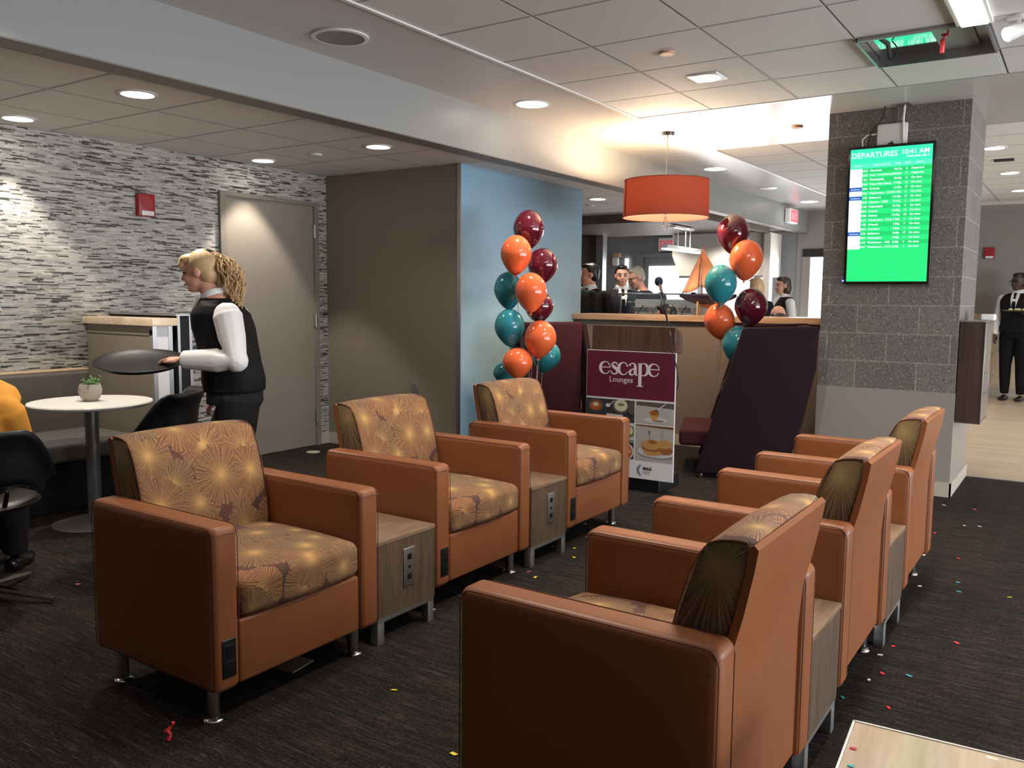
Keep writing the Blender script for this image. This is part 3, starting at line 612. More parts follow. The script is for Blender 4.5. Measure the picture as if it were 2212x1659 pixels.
for ci, x, al in ((0, .122, 'RIGHT'), (1, .134, 'LEFT'), (2, .345, 'RIGHT'), (3, .375, 'CENTER'), (4, .405, 'LEFT')):
    sp = rh/.0205
    text(('flight_numbers', 'destinations', 'departure_times', 'gate_numbers', 'status_lettering')[ci], '\n'.join(r[ci] for r in rows), .0205, sw, t, (L0+x, -.0046, ztop-.010), align=al, space=sp, bold=.0004)
bm = NB(); ell(bm, (-SW/2-.004, -.002, -.462), (.006, .006, .006)); obj('status_light', bm, EM('blue_led', (.1, .15, 1), 8), t)
bm = NB(); rbox(bm, (0, .044, 0), (.3, .012, .3), .004); obj('wall_bracket', bm, M['black'], t)
t = thing('media_box', 'small white media box with rounded corners above the departures screen', 'media box', (-1.235, 6.60, 2.535), 0)
bm = NB(); rbox(bm, (0, 0, 0), (.20, .028, .17), .012, 3); obj('case', bm, M['white'], t)
bm = NB(); ell(bm, (.0, -.018, -.062), (.017, .004, .016)); ell(bm, (-.014, -.018, -.064), (.012, .004, .014)); ell(bm, (.004, -.018, -.042), (.003, .003, .007)); obj('apple_mark', bm, M['black'], t)
bm = NB(); tube(bm, [(-1.155, 6.585, 2.45), (-1.160, 6.58, 2.55), (-1.165, 6.585, 2.65), (-1.157, 6.57, ZC-.005)], .008, 8); tag(obj('white_cable', bm, M['white']), 'white cable running from the ceiling down behind the departures screen', 'cable')
bm = NB(); tube(bm, [(-1.37, 6.59, 2.42), (-1.39, 6.58, 2.47), (-1.375, 6.58, 2.56), (-1.33, 6.58, 2.62), (-1.30, 6.58, 2.66), (-1.285, 6.57, ZC-.004)], .005, 8); tag(obj('black_cable', bm, M['rubber']), 'thin black cable hanging from the ceiling left of the white media box', 'cable')
bm = NB(); tube(bm, [(-1.34, 6.60, 2.555), (-1.40, 6.585, 2.55), (-1.43, 6.58, 2.52), (-1.425, 6.58, 2.47), (-1.40, 6.585, 2.44)], .005, 8); tag(obj('looped_cable', bm, M['white']), 'thin white looped cable left of the media box', 'cable')
tag(obj('ceiling_plate', box((-1.157, 6.555, ZC-.010), (.09, .09, .012), .004), M['steel']), 'small metal plate where the white cable leaves the ceiling', 'plate')
# cabinet fixed to the column's side
t = thing('wall_cabinet', 'dark wood and steel cabinet fixed to the right side of the column', 'cabinet', (-.662, 6.88, .885))
obj('body', box((0, 0, 0), (.152, .46, .70), .002), woodgrain('cabinet_brown', (.055, .035, .027), (.085, .06, .048), 'z', .25, 10, .5), t, False)
bm = NB()
for z in (-.352, .352): rbox(bm, (0, 0, z), (.158, .466, .008))
for y in (-.23, .23): rbox(bm, (.078, y, 0), (.006, .010, .70))
obj('steel_edges', bm, M['steel'], t, False); obj('door', box((.079, 0, 0), (.006, .44, .68), .001), M['steel'], t); bm = NB(); tube(bm, [(.083, -.19, .0), (.11, -.19, 0), (.11, -.19, -.14), (.083, -.19, -.14)], .005, 8); obj('handle', bm, M['steel'], t)
tag(obj('napkin_stack', box((-.60, 7.0, 1.265), (.09, .14, .045), .012), M['shirt']), 'small stack of white napkins on top of the dark cabinet', 'napkins')
# wall fittings
def alarm(name, label, loc, rz, s=1.0):
    t = thing(name, label, 'fire alarm', loc, rz)
    obj('housing', box((.02, 0, 0), (.045*s, .135*s, .165*s), .006), M['red'], t); obj('strobe_lens', box((.046*s, 0, -.06*s), (.016, .10*s, .035*s), .004), M['white'], t); bm = NB(); tube(bm, [(.042*s, 0, .02), (.046*s, 0, .02)], .045*s, 20); obj('sounder_grille', bm, M['red'], t)
alarm('fire_alarm', 'red fire alarm strobe on the mosaic wall left of the grey door', (XL, 3.785, 2.03), 0)
alarm('fire_alarm', 'red fire alarm strobe on the far wall at right above the waiter', (-1.265, 14.298, 2.08), -pi/2)
tag(obj('wall_outlet', box((-4.806, YB-.004, .575), (.07, .008, .115), .002), M['steel']), 'steel outlet plate low on the beige wall behind the middle armchair', 'outlet')
# exit signs
t = thing('exit_sign', 'white EXIT sign with red letters on the grey wall behind the buffet', 'exit sign', (-6.0, FAR-.06, 2.29))
obj('housing', box((0, 0, 0), (.30, .04, .22), .005), M['white'], t); text('lettering', 'EXIT', .19, EM('exit_red', (.75, .03, .06), .8), t, (0, -.022, -.068), align='CENTER', bold=.003, sx=.66)
t = thing('exit_sign', 'lit red exit sign seen edge-on on the bulkhead near the far window', 'exit sign', (-3.70, 12.57, 2.575), pi/2)
obj('housing', box((0, -.05, 0), (.38, .08, .20), .01), M['white'], t); obj('lit_face', box((0, -.093, 0), (.33, .006, .16), .002), EM('exit_glow', (1, .12, .16), 1.6), t, False); text('lettering', 'EXIT', .14, M['posterwhite'], t, (0, -.097, -.055), align='CENTER')
# ================================================================== CONFETTI
M['c_red'] = mat('confetti_red', (.8, .04, .05), .3); M['c_yel'] = mat('confetti_yellow', (.85, .65, .03), .4); M['c_teal'] = mat('confetti_teal', (.06, .45, .5), .4); M['c_white'] = mat('confetti_white', (.8, .8, .8), .4); M['c_pink'] = mat('confetti_pink', (.85, .2, .3), .4)
def floor_at(x, y, z=0):
    d = at(x, y, 1)-Vector((0, 0, CAM_H)); k = (z-CAM_H)/d.z; return Vector((0, 0, CAM_H))+d*k
conf = [(851, 1492, 'yel'), (980, 1630, 'yel'), (1142, 1236, 'pink'), (1156, 1248, 'yel'), (1240, 1205, 'yel'), (1241, 1185, 'yel'), (1265, 1133, 'yel'), (1262, 1132, 'teal'), (40, 1214, 'pink'), (168, 1263, 'pink'), (2019, 1152, 'red'), (2070, 1207, 'red'), (2069, 1259, 'teal'), (2071, 1279, 'teal'), (2181, 1291, 'yel'), (1987, 1267, 'white'), (2066, 1390, 'red'), (1929, 1397, 'red'), (1906, 1456, 'red'), (1963, 1461, 'teal'), (1877, 1470, 'white'), (1820, 1508, 'teal'), (1919, 1530, 'red'), (2039, 1092, 'white'), (2083, 1136, 'white'), (2116, 1138, 'white'), (2105, 1101, 'red'), (1996, 1200, 'white'), (1901, 1416, 'white')]
cw = dict(yel='yellow', pink='pink', teal='teal', red='red', white='white')
for i, (x, y, c) in enumerate(conf):
    p = floor_at(x, y); bm = NB(); a = .011; k = random.uniform(.4, .9)
    pts = [(-a, -a*k), (a*.8, -a*k*.7), (a, a*k), (-a*.7, a*k*.8)]
    prism(bm, pts, .0, .0012, 'z'); o = obj('confetti_piece', bm, M['c_'+c], loc=(p.x, p.y, .0025), rot=(random.uniform(-.1, .1), random.uniform(-.1, .1), random.uniform(0, 6)), smooth=False)
    tag(o, 'tiny %s confetti scrap lying on the dark carpet' % cw[c], 'confetti', '%s confetti scraps on the carpet' % cw[c])
for (x, y, c) in ((1843, 1617, 'red'), (1838, 1655, 'teal')):
    p = floor_at(x, y, .418); bm = NB(); prism(bm, [(-.007, -.004), (.006, -.005), (.007, .005), (-.005, .004)], 0, .001, 'z'); tag(obj('confetti_piece', bm, M['c_'+c], loc=(p.x, p.y, .4185), smooth=False), 'tiny %s confetti scrap on the pale coffee table' % cw[c], 'confetti')
p = floor_at(363, 1600); bm = NB(); tube(bm, [(0, 0, .004), (.006, .006, .02), (-.004, .0, .032), (.004, .01, .045), (.012, .012, .058)], [.008, .005, .009, .004, .006], 5); tag(obj('foil_streamer', bm, M['c_red'], loc=(p.x, p.y, 0)), 'crumpled shiny red foil streamer on the carpet before the nearest left armchair', 'streamer')
# ================================================================== LEFT CORNER
t = thing('banquette', 'long grey upholstered banquette bench along the mosaic wall', 'bench', (-5.5, .9, 0))
def bpart(nm, x0, x1, z0, z1, m, r=.03):
    obj(nm, box(((x0+x1)/2+5.5, 0, (z0+z1)/2), (x1-x0, 4.7, z1-z0), r, 3), m, t)
bpart('backrest', -5.855, -5.73, .42, .845, M['banq'], .025); bpart('seat', -5.85, -5.16, .335, .455, M['banqseat'], .03); bpart('base', -5.85, -5.30, .0, .335, M['charcoal'], .01)
obj('top_rail', box((-5.80+5.5, 0, .853), (.10, 4.7, .014), .004), M['tan'], t)
t = thing('service_partition', 'short beige partition with oak cap and steel edges between bench and door', 'partition', (-5.47, 3.38, 0))
obj('panel', box((0, 0, .583), (.776, .14, 1.165)), M['beige'], t, False)
bm = NB(); rbox(bm, (0, -.072, 1.135), (.776, .004, .06)); rbox(bm, (.378, -.072, .57), (.03, .004, 1.14)); obj('border_and_cap_shade', bm, M['frame'], t, False)  # brown side border; the top strip paints the shade under the oak cap
obj('oak_cap', box((.012, .0, 1.192), (.84, .19, .052), .004), M['palewood'], t)
bm = NB(); rbox(bm, (.392, -.058, .583), (.008, .03, 1.165)); rbox(bm, (.392, .058, .583), (.008, .03, 1.165)); obj('steel_edge', bm, M['steel'], t, False)
obj('end_panel', box((.390, 0, .583), (.004, .088, 1.165)), M['posterwhite'], t, False)
t = thing('steel_cabinet', 'narrow steel framed cabinet standing right behind the short partition', 'cabinet', (-5.47, 3.545, 0))
obj('body', box((0, .0, .615), (.78, .11, 1.23)), M['charcoal'], t, False); obj('cap', box((.0, 0, 1.237), (.80, .13, .012)), M['steel'], t, False)
bm = NB(); rbox(bm, (.394, -.045, .615), (.01, .02, 1.23)); rbox(bm, (.394, .045, .615), (.01, .02, 1.23)); obj('steel_edge', bm, M['steel'], t, False)
TC = (-4.885, 2.765)
t = thing('round_table', 'round white pedestal table before the banquette', 'table', (*TC, 0))
bm = NB(); lathe(bm, [(.001, .715), (.325, .715), (.338, .722), (.342, .731), (.338, .738), (.001, .738)], n=64, cap=False); obj('tabletop', bm, M['whitegloss'], t)
bm = NB(); lathe(bm, [(.038, .012), (.038, .716)], n=28); obj('pedestal', bm, M['metal'], t)
bm = NB(); lathe(bm, [(.001, 0), (.235, 0), (.238, .006), (.22, .012), (.001, .014)], n=56, cap=False); obj('base_disc', bm, M['metal'], t)
t = thing('potted_succulent', 'small green succulent in a round speckled concrete pot on the white table', 'potted plant', (-4.905, 2.775, .7385))
bm = NB(); lathe(bm, [(.001, 0), (.036, 0), (.052, .018), (.064, .048), (.066, .066), (.060, .092), (.055, .102), (.050, .100), (.052, .085), (.001, .084)], n=40, cap=False); obj('pot', bm, M['pot'], t)
bm = NB(); lathe(bm, [(.001, .089), (.051, .087)], n=20, cap=False); obj('soil', bm, M['soil'], t)
bm = NB(); rs = random.Random(3)
for k in range(13):
    a = rs.uniform(0, 6.28); b = rs.uniform(.3, 1.25); L = rs.uniform(.035, .07); o0 = Vector((rs.uniform(-.03, .03), rs.uniform(-.03, .03), .088)); d = Vector((cos(a)*cos(b), sin(a)*cos(b), sin(b)))
    tube(bm, [o0, o0+d*L], [.0022, .0015], 5)
    for j in range(7):
        q = o0+d*L*(.35+.11*j); e = Vector((rs.uniform(-1, 1), rs.uniform(-1, 1), rs.uniform(0, 1))).normalized(); ell(bm, q+e*.008, (.0085, .0045, .0035), 6, 5, e.to_track_quat('X', 'Z').to_matrix())
obj('leaves', bm, M['leaf'], t)
def shell_chair(label, loc, rz, legrot=0, seat_edge=False, top=.245, rad=1.):
    t = thing('shell_chair', label, 'chair', loc, rz, 'black shell chairs around the round table')
    bm = NB(); n, m = 30, 8; R = []
    for i in range(n+1):
        ph = radians(-112+224*i/n); c = max(cos(ph*.72), 0); k_ = min(1, max(0, (abs(math.degrees(ph))-58)/54)); k_ = k_*k_*(3-2*k_); zt = .56+(top)*(1-k_)-.01*k_; zb = .545-.075*k_
        row = []
        for j in range(m+1):
            k = j/m; z = zb+(zt-zb)*k; r = (.235+.03*k+.035*(max(0, k-.6)/.4)**1.5)*rad
            row.append(Vector((-r*cos(ph)*1.0+.03, r*1.08*sin(ph), z)))
        R.append(row)
    loft(bm, R, cap=False, closed=False); o = obj('backrest', bm, M['black'], t); md = o.modifiers.new('thickness', 'SOLIDIFY'); md.thickness = .012
    bm = NB(); ell(bm, (.02, 0, .445), (.235, .235, .045), 28, 10); obj('seat', bm, M['black'], t)
    if seat_edge: obj('seat_underside', box((.21, .0, .43), (.07, .12, .02), .008), M['tan'], t)
    bm = NB(); tube(bm, [(-.19, 0, .46), (-.215, 0, .56)], .012); tube(bm, [(-.12, .16, .45), (-.15, .19, .53)], .01); tube(bm, [(-.12, -.16, .45), (-.15, -.19, .53)], .01); obj('back_support', bm, M['black'], t)
    bm = NB(); tube(bm, [(0, 0, .05), (0, 0, .42)], .022, 16); obj('pedestal', bm, M['chrome'], t)
    for k in range(4):
        a = legrot+pi/2*k; u = Vector((cos(a), sin(a), 0)); bm = NB(); tube(bm, [u*.0+Vector((0, 0, .065)), u*.15+Vector((0, 0, .045)), u*.325+Vector((0, 0, .018))], [.020, .016, .011], 8); obj('leg', bm, M['chrome'], t)
    return t
a1 = math.atan2(.76, -.65)
shell_chair('black shell chair at the left edge with the person in mustard sitting in it', (-4.027, 1.75, 0), a1, math.atan2(1.916-1.75, -3.745+4.027)-a1, False, .225, .93)
h2 = at(350, 900, 5.12); a2 = math.atan2(TC[1]-h2.y, TC[0]-h2.x)
shell_chair('empty black shell chair between the round table and the waitress', (h2.x, h2.y, 0), a2, .4, True, .24, .95)
# ================================================================== PODIUM AND POSTER
t = thing('podium', 'dark walnut lectern behind the maroon and white poster board', 'podium', (-2.68, 5.70, 0), radians(1.5))
bm = NB(); prism(bm, [(-.325, .992), (-.325, 1.182), (.317, 1.182), (.317, .992)], -.205, -.10); 
for v in bm.verts:
    if v.co.y > -.15 and v.co.x > 0: v.co.x += .012
    if v.co.y > -.15 and v.co.z > 1.1: v.co.z -= .05
obj('top_box', bev(bm, .003, 1), M['podwood'], t)
obj('pillar', box((-.04, .0, .54), (.44, .20, .90), .004), M['podwood'], t); obj('base', box((-.06, .0, .045), (.56, .38, .09), .006), M['black'], t)
pb = thing('poster_board', 'maroon and white poster board reading escape Lounges with food photographs', 'poster', (-2.678, 5.468, 0), radians(1.5))
PW, Z0, Z1 = .688, .098, 1.003
obj('board', box((0, 0, (Z0+Z1)/2), (PW, .012, Z1-Z0), .001), M['posterwhite'], pb, False)
obj('maroon_header', box((0, -.0065, .833), (PW-.008, .001, .334)), M['postermaroon'], pb, False)
FY = -.0072
def flat(bm, poly, y, d=.0006): 
    b2 = NB(); prism(b2, poly, y-d, y); me = bpy.data.meshes.new('t'); b2.to_mesh(me); b2.free(); bm.from_mesh(me); bpy.data.meshes.remove(me)
def stroke(bm, pts, wd, y):
    L, Rr = [], []
    for i, (x, z) in enumerate(pts):
        a = pts[max(i-1, 0)]; b = pts[min(i+1, len(pts)-1)]; dx, dz = b[0]-a[0], b[1]-a[1]; l = math.hypot(dx, dz) or 1; nx, nz = -dz/l, dx/l; h = wd[i]/2
        L.append((x+nx*h, z+nz*h)); Rr.append((x-nx*h, z-nz*h))
    for i in range(len(pts)-1): flat(bm, [L[i], L[i+1], Rr[i+1], Rr[i]], y+.00004*(i % 7))
def arc(cx, cz, rx, rz, a0, a1, thin, thick, n=22, tha=180):
    P, W_ = [], []
    for k in range(n+1):
        a = radians(a0+(a1-a0)*k/n); P.append((cx+rx*cos(a), cz+rz*sin(a))); W_.append(thin+(thick-thin)*max(0, cos(a-radians(tha)))**1.3)
    return P, W_
def glyphs(x0, z0, X):      # serif lower-case word, X = x-height
    out = []; tn, tk = X*.07, X*.25; cx = x0
    def add(nm, strokes, polys=()):
        bm = NB()
        for P, W_ in strokes: stroke(bm, P, W_, FY)
        for po in polys: flat(bm, po, FY+.0003)
        out.append((nm, bm))
    def E(cx):
        r = X*.42; P, W_ = arc(cx+r, z0+X/2, r, X*.47, 8, 335, tn, tk, 30); bar = ([(cx+.16*X, z0+X*.54), (cx+.86*X, z0+X*.54)], [tn, tn])
        return [(P, W_), bar]
    add('letter_e', E(cx)); cx += X*.90
    s1 = [(cx+X*.56, z0+X*.76), (cx+X*.50, z0+X*.90), (cx+X*.32, z0+X*.95), (cx+X*.14, z0+X*.87), (cx+X*.13, z0+X*.70), (cx+X*.30, z0+X*.57), (cx+X*.48, z0+X*.45), (cx+X*.58, z0+X*.28), (cx+X*.50, z0+X*.10), (cx+X*.30, z0+X*.03), (cx+X*.10, z0+X*.10), (cx+X*.03, z0+X*.28)]
    add('letter_s', [(s1, [tn*1.2, tn*1.4, tn*1.5, tn*2, tk*.8, tk, tk, tk*.8, tn*2, tn*1.5, tn*1.4, tn*1.2])]); cx += X*.66
    P, W_ = arc(cx+X*.42, z0+X/2, X*.40, X*.47, 35, 328, tn, tk, 26); add('letter_c', [(P, W_), ([(cx+X*.70, z0+X*.70), (cx+X*.76, z0+X*.78)], [tk*.7, tk*.7])]); cx += X*.84
    a = [([(cx+X*.10, z0+X*.74), (cx+X*.16, z0+X*.88), (cx+X*.34, z0+X*.96), (cx+X*.52, z0+X*.88), (cx+X*.58, z0+X*.70), (cx+X*.58, z0+X*.20), (cx+X*.66, z0+X*.05), (cx+X*.78, z0+X*.06)], [tk*.8, tn*1.5, tn*1.2, tn*2, tk*.9, tk*.9, tn*2, tn]), ([(cx+X*.56, z0+X*.56), (cx+X*.28, z0+X*.46), (cx+X*.10, z0+X*.28), (cx+X*.16, z0+X*.08), (cx+X*.34, z0+X*.04), (cx+X*.54, z0+X*.18)], [tn, tn*1.6, tk*.9, tk*.7, tn*1.4, tn])]
    add('letter_a', a); cx += X*.78
    add('letter_p', [([(cx+X*.20, z0+X*.97), (cx+X*.20, z0-X*.78)], [tk*1.05]*2), ([(cx-.0*X, z0+X*.90), (cx+X*.2, z0+X*.94)], [tn, tn*1.6]), ([(cx-X*.06, z0-X*.80), (cx+X*.46, z0-X*.80)], [tn*1.1]*2), arc(cx+X*.48, z0+X/2, X*.36, X*.47, 165, -165, tn, tk, 30, 0)]); cx += X*.92
    add('letter_e', E(cx)); return out
for nm, bm in glyphs(-.232, .832, .092): obj(nm, bm, M['letter'], pb, False)
text('lounges_lettering', 'Lounges', .056, M['letter'], pb, (-.160, FY, .780), bold=.0)
# photographs: table scenes as flat coloured prints
PH = {k: mat('print_'+k, c, .5) for k, c in dict(slate=(.035, .035, .04), marble=(.42, .40, .38), shadow=(.10, .08, .07), plate=(.58, .57, .57), bread=(.50, .27, .09), crust=(.32, .12, .035), cream=(.62, .58, .42), curry=(.42, .11, .02), soup=(.60, .10, .02), green=(.14, .20, .06), brown=(.18, .075, .03), pick=(.45, .34, .2), greyp=(.22, .22, .23)).items()}
def disc(x, z, rx, rz, a0=0, a1=360, n=26): return [(x+rx*cos(radians(a0+(a1-a0)*k/n)), z+rz*sin(radians(a0+(a1-a0)*k/n))) for k in range(n if a1-a0 == 360 else n+1)]
def photo(nm, x0, x1, z0, z1, items, bg):
    o = obj(nm, box(((x0+x1)/2, -.0066, (z0+z1)/2), (x1-x0, .0012, z1-z0)), PH[bg], pb, False)
    for k, (inm, m, poly) in enumerate(items):
        bm = NB(); poly = [(min(max(a, x0), x1), min(max(b, z0), z1)) for a, b in poly]; flat(bm, poly, FY-.0002-.0003*k); obj(inm, bm, PH[m], o, False)
photo('photo_of_dishes', -.342, .043, .492, .652, [('dark_bowl', 'shadow', disc(-.265, .60, .062, .046)), ('curry', 'curry', disc(-.265, .598, .044, .032)), ('rice', 'cream', disc(-.265, .607, .022, .014)), ('spoon', 'plate', disc(-.165, .607, .020, .014)), ('spoon_handle', 'plate', [(-.155, .612), (-.115, .648), (-.110, .645), (-.150, .608)]), ('dark_plate', 'shadow', disc(-.062, .605, .066, .054)), ('white_bowl', 'cream', disc(-.062, .612, .052, .043)), ('herbs', 'green', disc(-.062, .618, .026, .010)), ('side_plate', 'shadow', disc(.020, .60, .030, .048)), ('napkin', 'plate', [(-.175, .50), (-.175, .548), (-.045, .545), (-.045, .50)])], 'slate')
photo('photo_of_dessert', .056, .340, .500, .652, [('marble_top', 'marble', [(.056, .50), (.056, .625), (.340, .612), (.340, .50)]), ('saucer', 'plate', disc(.205, .527, .088, .021)), ('saucer_shadow', 'greyp', disc(.225, .522, .045, .009)), ('glass_cup', 'bread', [(.158, .575), (.182, .520), (.208, .520), (.235, .572)]), ('mousse', 'crust', disc(.196, .578, .036, .019)), ('spoon_handle', 'plate', [(.214, .602), (.278, .650), (.286, .650), (.222, .596)]), ('spoon_tip', 'shadow', disc(.212, .596, .014, .006))], 'shadow')
photo('photo_of_sliders', .056, .340, .232, .488, [('backdrop', 'brown', [(.056, .480), (.056, .488), (.340, .488), (.340, .470)]), ('plate_shadow', 'greyp', disc(.225, .288, .145, .034)), ('plate', 'plate', disc(.215, .300, .140, .040)), ('plate_inside', 'marble', disc(.222, .306, .105, .026)), ('far_bun_base', 'crust', disc(.285, .318, .055, .030)), ('far_bun', 'bread', disc(.280, .362, .058, .032)), ('bun_base', 'bread', disc(.185, .298, .066, .024)), ('filling', 'crust', disc(.185, .322, .076, .020)), ('filling_red', 'soup', disc(.150, .326, .028, .010)), ('bun', 'bread', disc(.178, .352, .070, .036)), ('bun_glaze', 'crust', disc(.190, .372, .036, .014)), ('pick', 'pick', [(.166, .432), (.172, .385), (.175, .385), (.171, .432)]), ('pick_flag', 'green', [(.158, .452), (.158, .426), (.170, .424), (.170, .450)]), ('pick', 'pick', [(.268, .468), (.260, .385), (.264, .385), (.273, .468)])], 'marble')
photo('photo_of_soup', -.342, .043, .232, .480, [('salad_bowl', 'plate', disc(.02, .425, .05, .06)), ('salad', 'green', disc(.02, .43, .035, .042)), ('salad_rice', 'cream', disc(.012, .436, .022, .028)), ('slate_strip', 'greyp', [(-.34, .35), (-.34, .372), (.043, .372), (.043, .35)]), ('soup_bowl', 'plate', disc(-.02, .285, .064, .062)), ('soup', 'soup', disc(-.022, .283, .056, .054)), ('cream_swirl', 'plate', disc(.006, .286, .016, .012)), ('cream_drop', 'plate', disc(-.004, .270, .012, .008))], 'slate')
bm = NB(); flat(bm, disc(.112, .162, .042, .040, 95, 265)+[(.100, .135), (.088, .162), (.100, .190)], FY); obj('crescent_logo', bm, mat('logo_blue_grey', (.18, .25, .36), .4), pb, False)
text('mag_lettering', 'MAG', .030, M['rubber'], pb, (.118, FY, .166), bold=.0012); text('usa_lettering', 'USA', .030, M['greyhair'], pb, (.118, FY, .139))
t = thing('microphone', 'black gooseneck microphone with foam windscreen rising from the lectern', 'microphone', (0, 0, 0))
DM = 6.06
def A(x, y, d=DM): return at(x, y, d)
bm = NB(); ell(bm, A(1423, 608), (.030, .030, .034)); obj('windscreen', bm, mat('navy_foam', (.012, .012, .03), .9), t)
bm = NB(); tube(bm, [A(1424, 611), A(1434, 645)], [.012, .008], 10); obj('microphone_body', bm, M['black'], t)
bm = NB(); tube(bm, [A(1424, 614, 6.02), A(1432, 633, 6.02)], .005, 8); obj('clip', bm, M['chrome'], t)
bm = NB(); tube(bm, [A(1433, 640), A(1437, 668), A(1444, 712, 6.08)], [.005, .005, .006], 8); obj('gooseneck', bm, M['black'], t)
bm = NB(); tube(bm, [A(1437, 640, 6.1), A(1434, 665, 6.1), A(1446, 712, 6.1)], .004, 8); obj('gooseneck', bm, M['black'], t)
bm = NB(); tube(bm, [A(1440, 680, 6.0), A(1444, 705, 5.98), A(1449, 725, 5.80), A(1452, 760, 5.78), A(1461, 790, 5.78), A(1466, 830, 5.78), A(1463, 842, 5.79)], .0045, 8); tag(obj('microphone_cable', bm, M['rubber']), 'black cable hanging from the lectern over the right edge of the poster', 'cable')
# ================================================================== PLUM HIGH-BACK CHAIRS
def booth(label, P0, rz, width, topd, near):
    t = thing('high_back_chair', label, 'armchair', (*P0, 0), rz, 'plum high-back chairs flanking the lectern')
    for s, y in ((0, 0), (1, near*width)):
        P = [(0, .035), (-.318, 1.150), (-.33, 1.165), (-topd, 1.183), (-topd+.007, .87), (-topd+.09, .45), (-min(.66, topd), .035)]
        bm = NB(); prism(bm, P, y-.03, y+.03); obj('wing', bev(bm, .018, 3), M['purple'], t)
    yc, wd = near*width/2, width-.06
    bm = NB(); prism(bm, [(-.30, .36), (-topd+.10, 1.165), (-topd+.015, 1.175), (-min(.52, topd-.02), .10)], yc-wd/2, yc+wd/2); obj('backrest', bev(bm, .02, 3), M['purplein'], t)
    obj('seat', box((-.17, yc, .30), (.60, wd-.004, .13), .03, 3), M['purplein'], t)
    for x in (-.05, -.42):
        for y in (0, near*width): bm = NB(); tube(bm, [(x, y-.02, .014), (x, y+.02, .014)], .012); tube(bm, [(x, y, .012), (x, y, .06)], .010); obj('leg', bm, M['chrome'], t)
    return t
booth('plum high-back chair right of the lectern with its tall slanted side towards the viewer', (-2.465, 6.20), radians(200), .80, .867, -1)
p = Vector((-3.60, 6.45)); th = radians(-25); fw = Vector((cos(th), sin(th))); P0 = p+fw*.318
booth('plum high-back chair left of the lectern behind the balloons', (P0.x, P0.y), th, .66, .40, -1)
# ================================================================== BALLOONS
def balloon(label, x, y, D, m, wpx, hpx, anchor, tilt=0, group=None):
    c = at(x, y, D); rx = wpx/2*D/F_PX; rz = hpx/2*D/F_PX
    t = thing('balloon', label, 'balloon', c, 0, group); t.rotation_euler = (0, tilt, 0)
    prof = []
    for k in range(25):
        a = pi/2-pi*k/24; r = cos(a); z = sin(a)
        if z < 0: r = r*(1-.30*(-z)**1.5) ; z = z*1.06
        prof.append((max(rx*r, .0015), rz*z))
    prof[-1] = (.006, -rz*1.07); prof.append((.012, -rz*1.07-.014)); prof.append((.001, -rz*1.07-.014))
    bm = NB(); lathe(bm, prof, n=32, cap=False); bmesh.ops.recalc_face_normals(bm, faces=bm.faces[:]); obj('balloon_skin', bm, m, t)
    bm = NB(); inv = Matrix.Rotation(-tilt, 3, 'Y'); end = inv @ (Vector(anchor)-c); s0 = Vector((0, 0, -rz*1.07-.01))
    mid = s0.lerp(end, .35)+Vector((.02, 0, 0)); tube(bm, [s0, s0.lerp(mid, .5), mid, mid.lerp(end, .5), end], .0016, 5); obj('ribbon', bm, M['ribbon'], t)
gA, gB = 'balloons of the left bunch', 'balloons of the right bunch'
aL = at(1140, 1000, 6.5); aL.z = .12; aR = at(1575, 1000, 6.9); aR.z = .12; aR = Vector((-2.62, 6.95, .5))
for args in [
 ('maroon balloon at the very top of the left bunch', 1142, 495, 6.58, 'maroon', 68, 82, 0), ('orange balloon just below the top maroon one in the left bunch', 1115, 550, 6.40, 'orange', 68, 84, .05),
 ('maroon balloon right of the upper orange ones in the left bunch', 1172, 573, 6.60, 'maroon', 66, 74, 0), ('teal balloon at the upper left of the left bunch', 1098, 627, 6.58, 'teal', 62, 80, -.05),
 ('orange balloon in the middle of the left bunch', 1147, 631, 6.32, 'orange', 69, 84, 0), ('maroon balloon half hidden behind the middle orange one', 1164, 662, 6.60, 'maroon', 64, 66, 0),
 ('teal balloon at the left middle of the left bunch', 1101, 707, 6.44, 'teal', 66, 80, -.08), ('orange balloon right of the left bunch above a teal one', 1167, 732, 6.34, 'orange', 70, 80, .1),
 ('orange balloon lowest in the left bunch behind the far armchair', 1118, 784, 6.34, 'orange', 66, 66, 0), ('teal balloon low at the right of the left bunch', 1180, 770, 6.60, 'teal', 62, 68, .25), ('teal balloon mostly hidden behind the lowest orange one', 1092, 806, 6.58, 'teal', 54, 50, -.1)]:
    balloon(args[0], args[1], args[2], args[3], M[args[4]], args[5], args[6], aL, args[7], gA)
for args in [
 ('maroon balloon at the top of the right bunch', 1584, 505, 6.98, 'maroon', 70, 84, 0), ('orange balloon below the top maroon one in the right bunch', 1612, 561, 6.84, 'orange', 72, 86, .08),
 ('teal balloon in the middle of the right bunch before the sailboat', 1557, 614, 6.86, 'teal', 69, 84, 0), ('maroon balloon at the right middle of the right bunch', 1622, 663, 6.86, 'maroon', 70, 82, .05),
 ('orange balloon below the teal one in the right bunch', 1554, 693, 7.0, 'orange', 66, 76, -.1), ('teal balloon lowest of the right bunch behind the plum chair', 1591, 743, 6.86, 'teal', 62, 78, .1)]:
    balloon(args[0], args[1], args[2], args[3], M[args[4]], args[5], args[6], aR, args[7], gB)
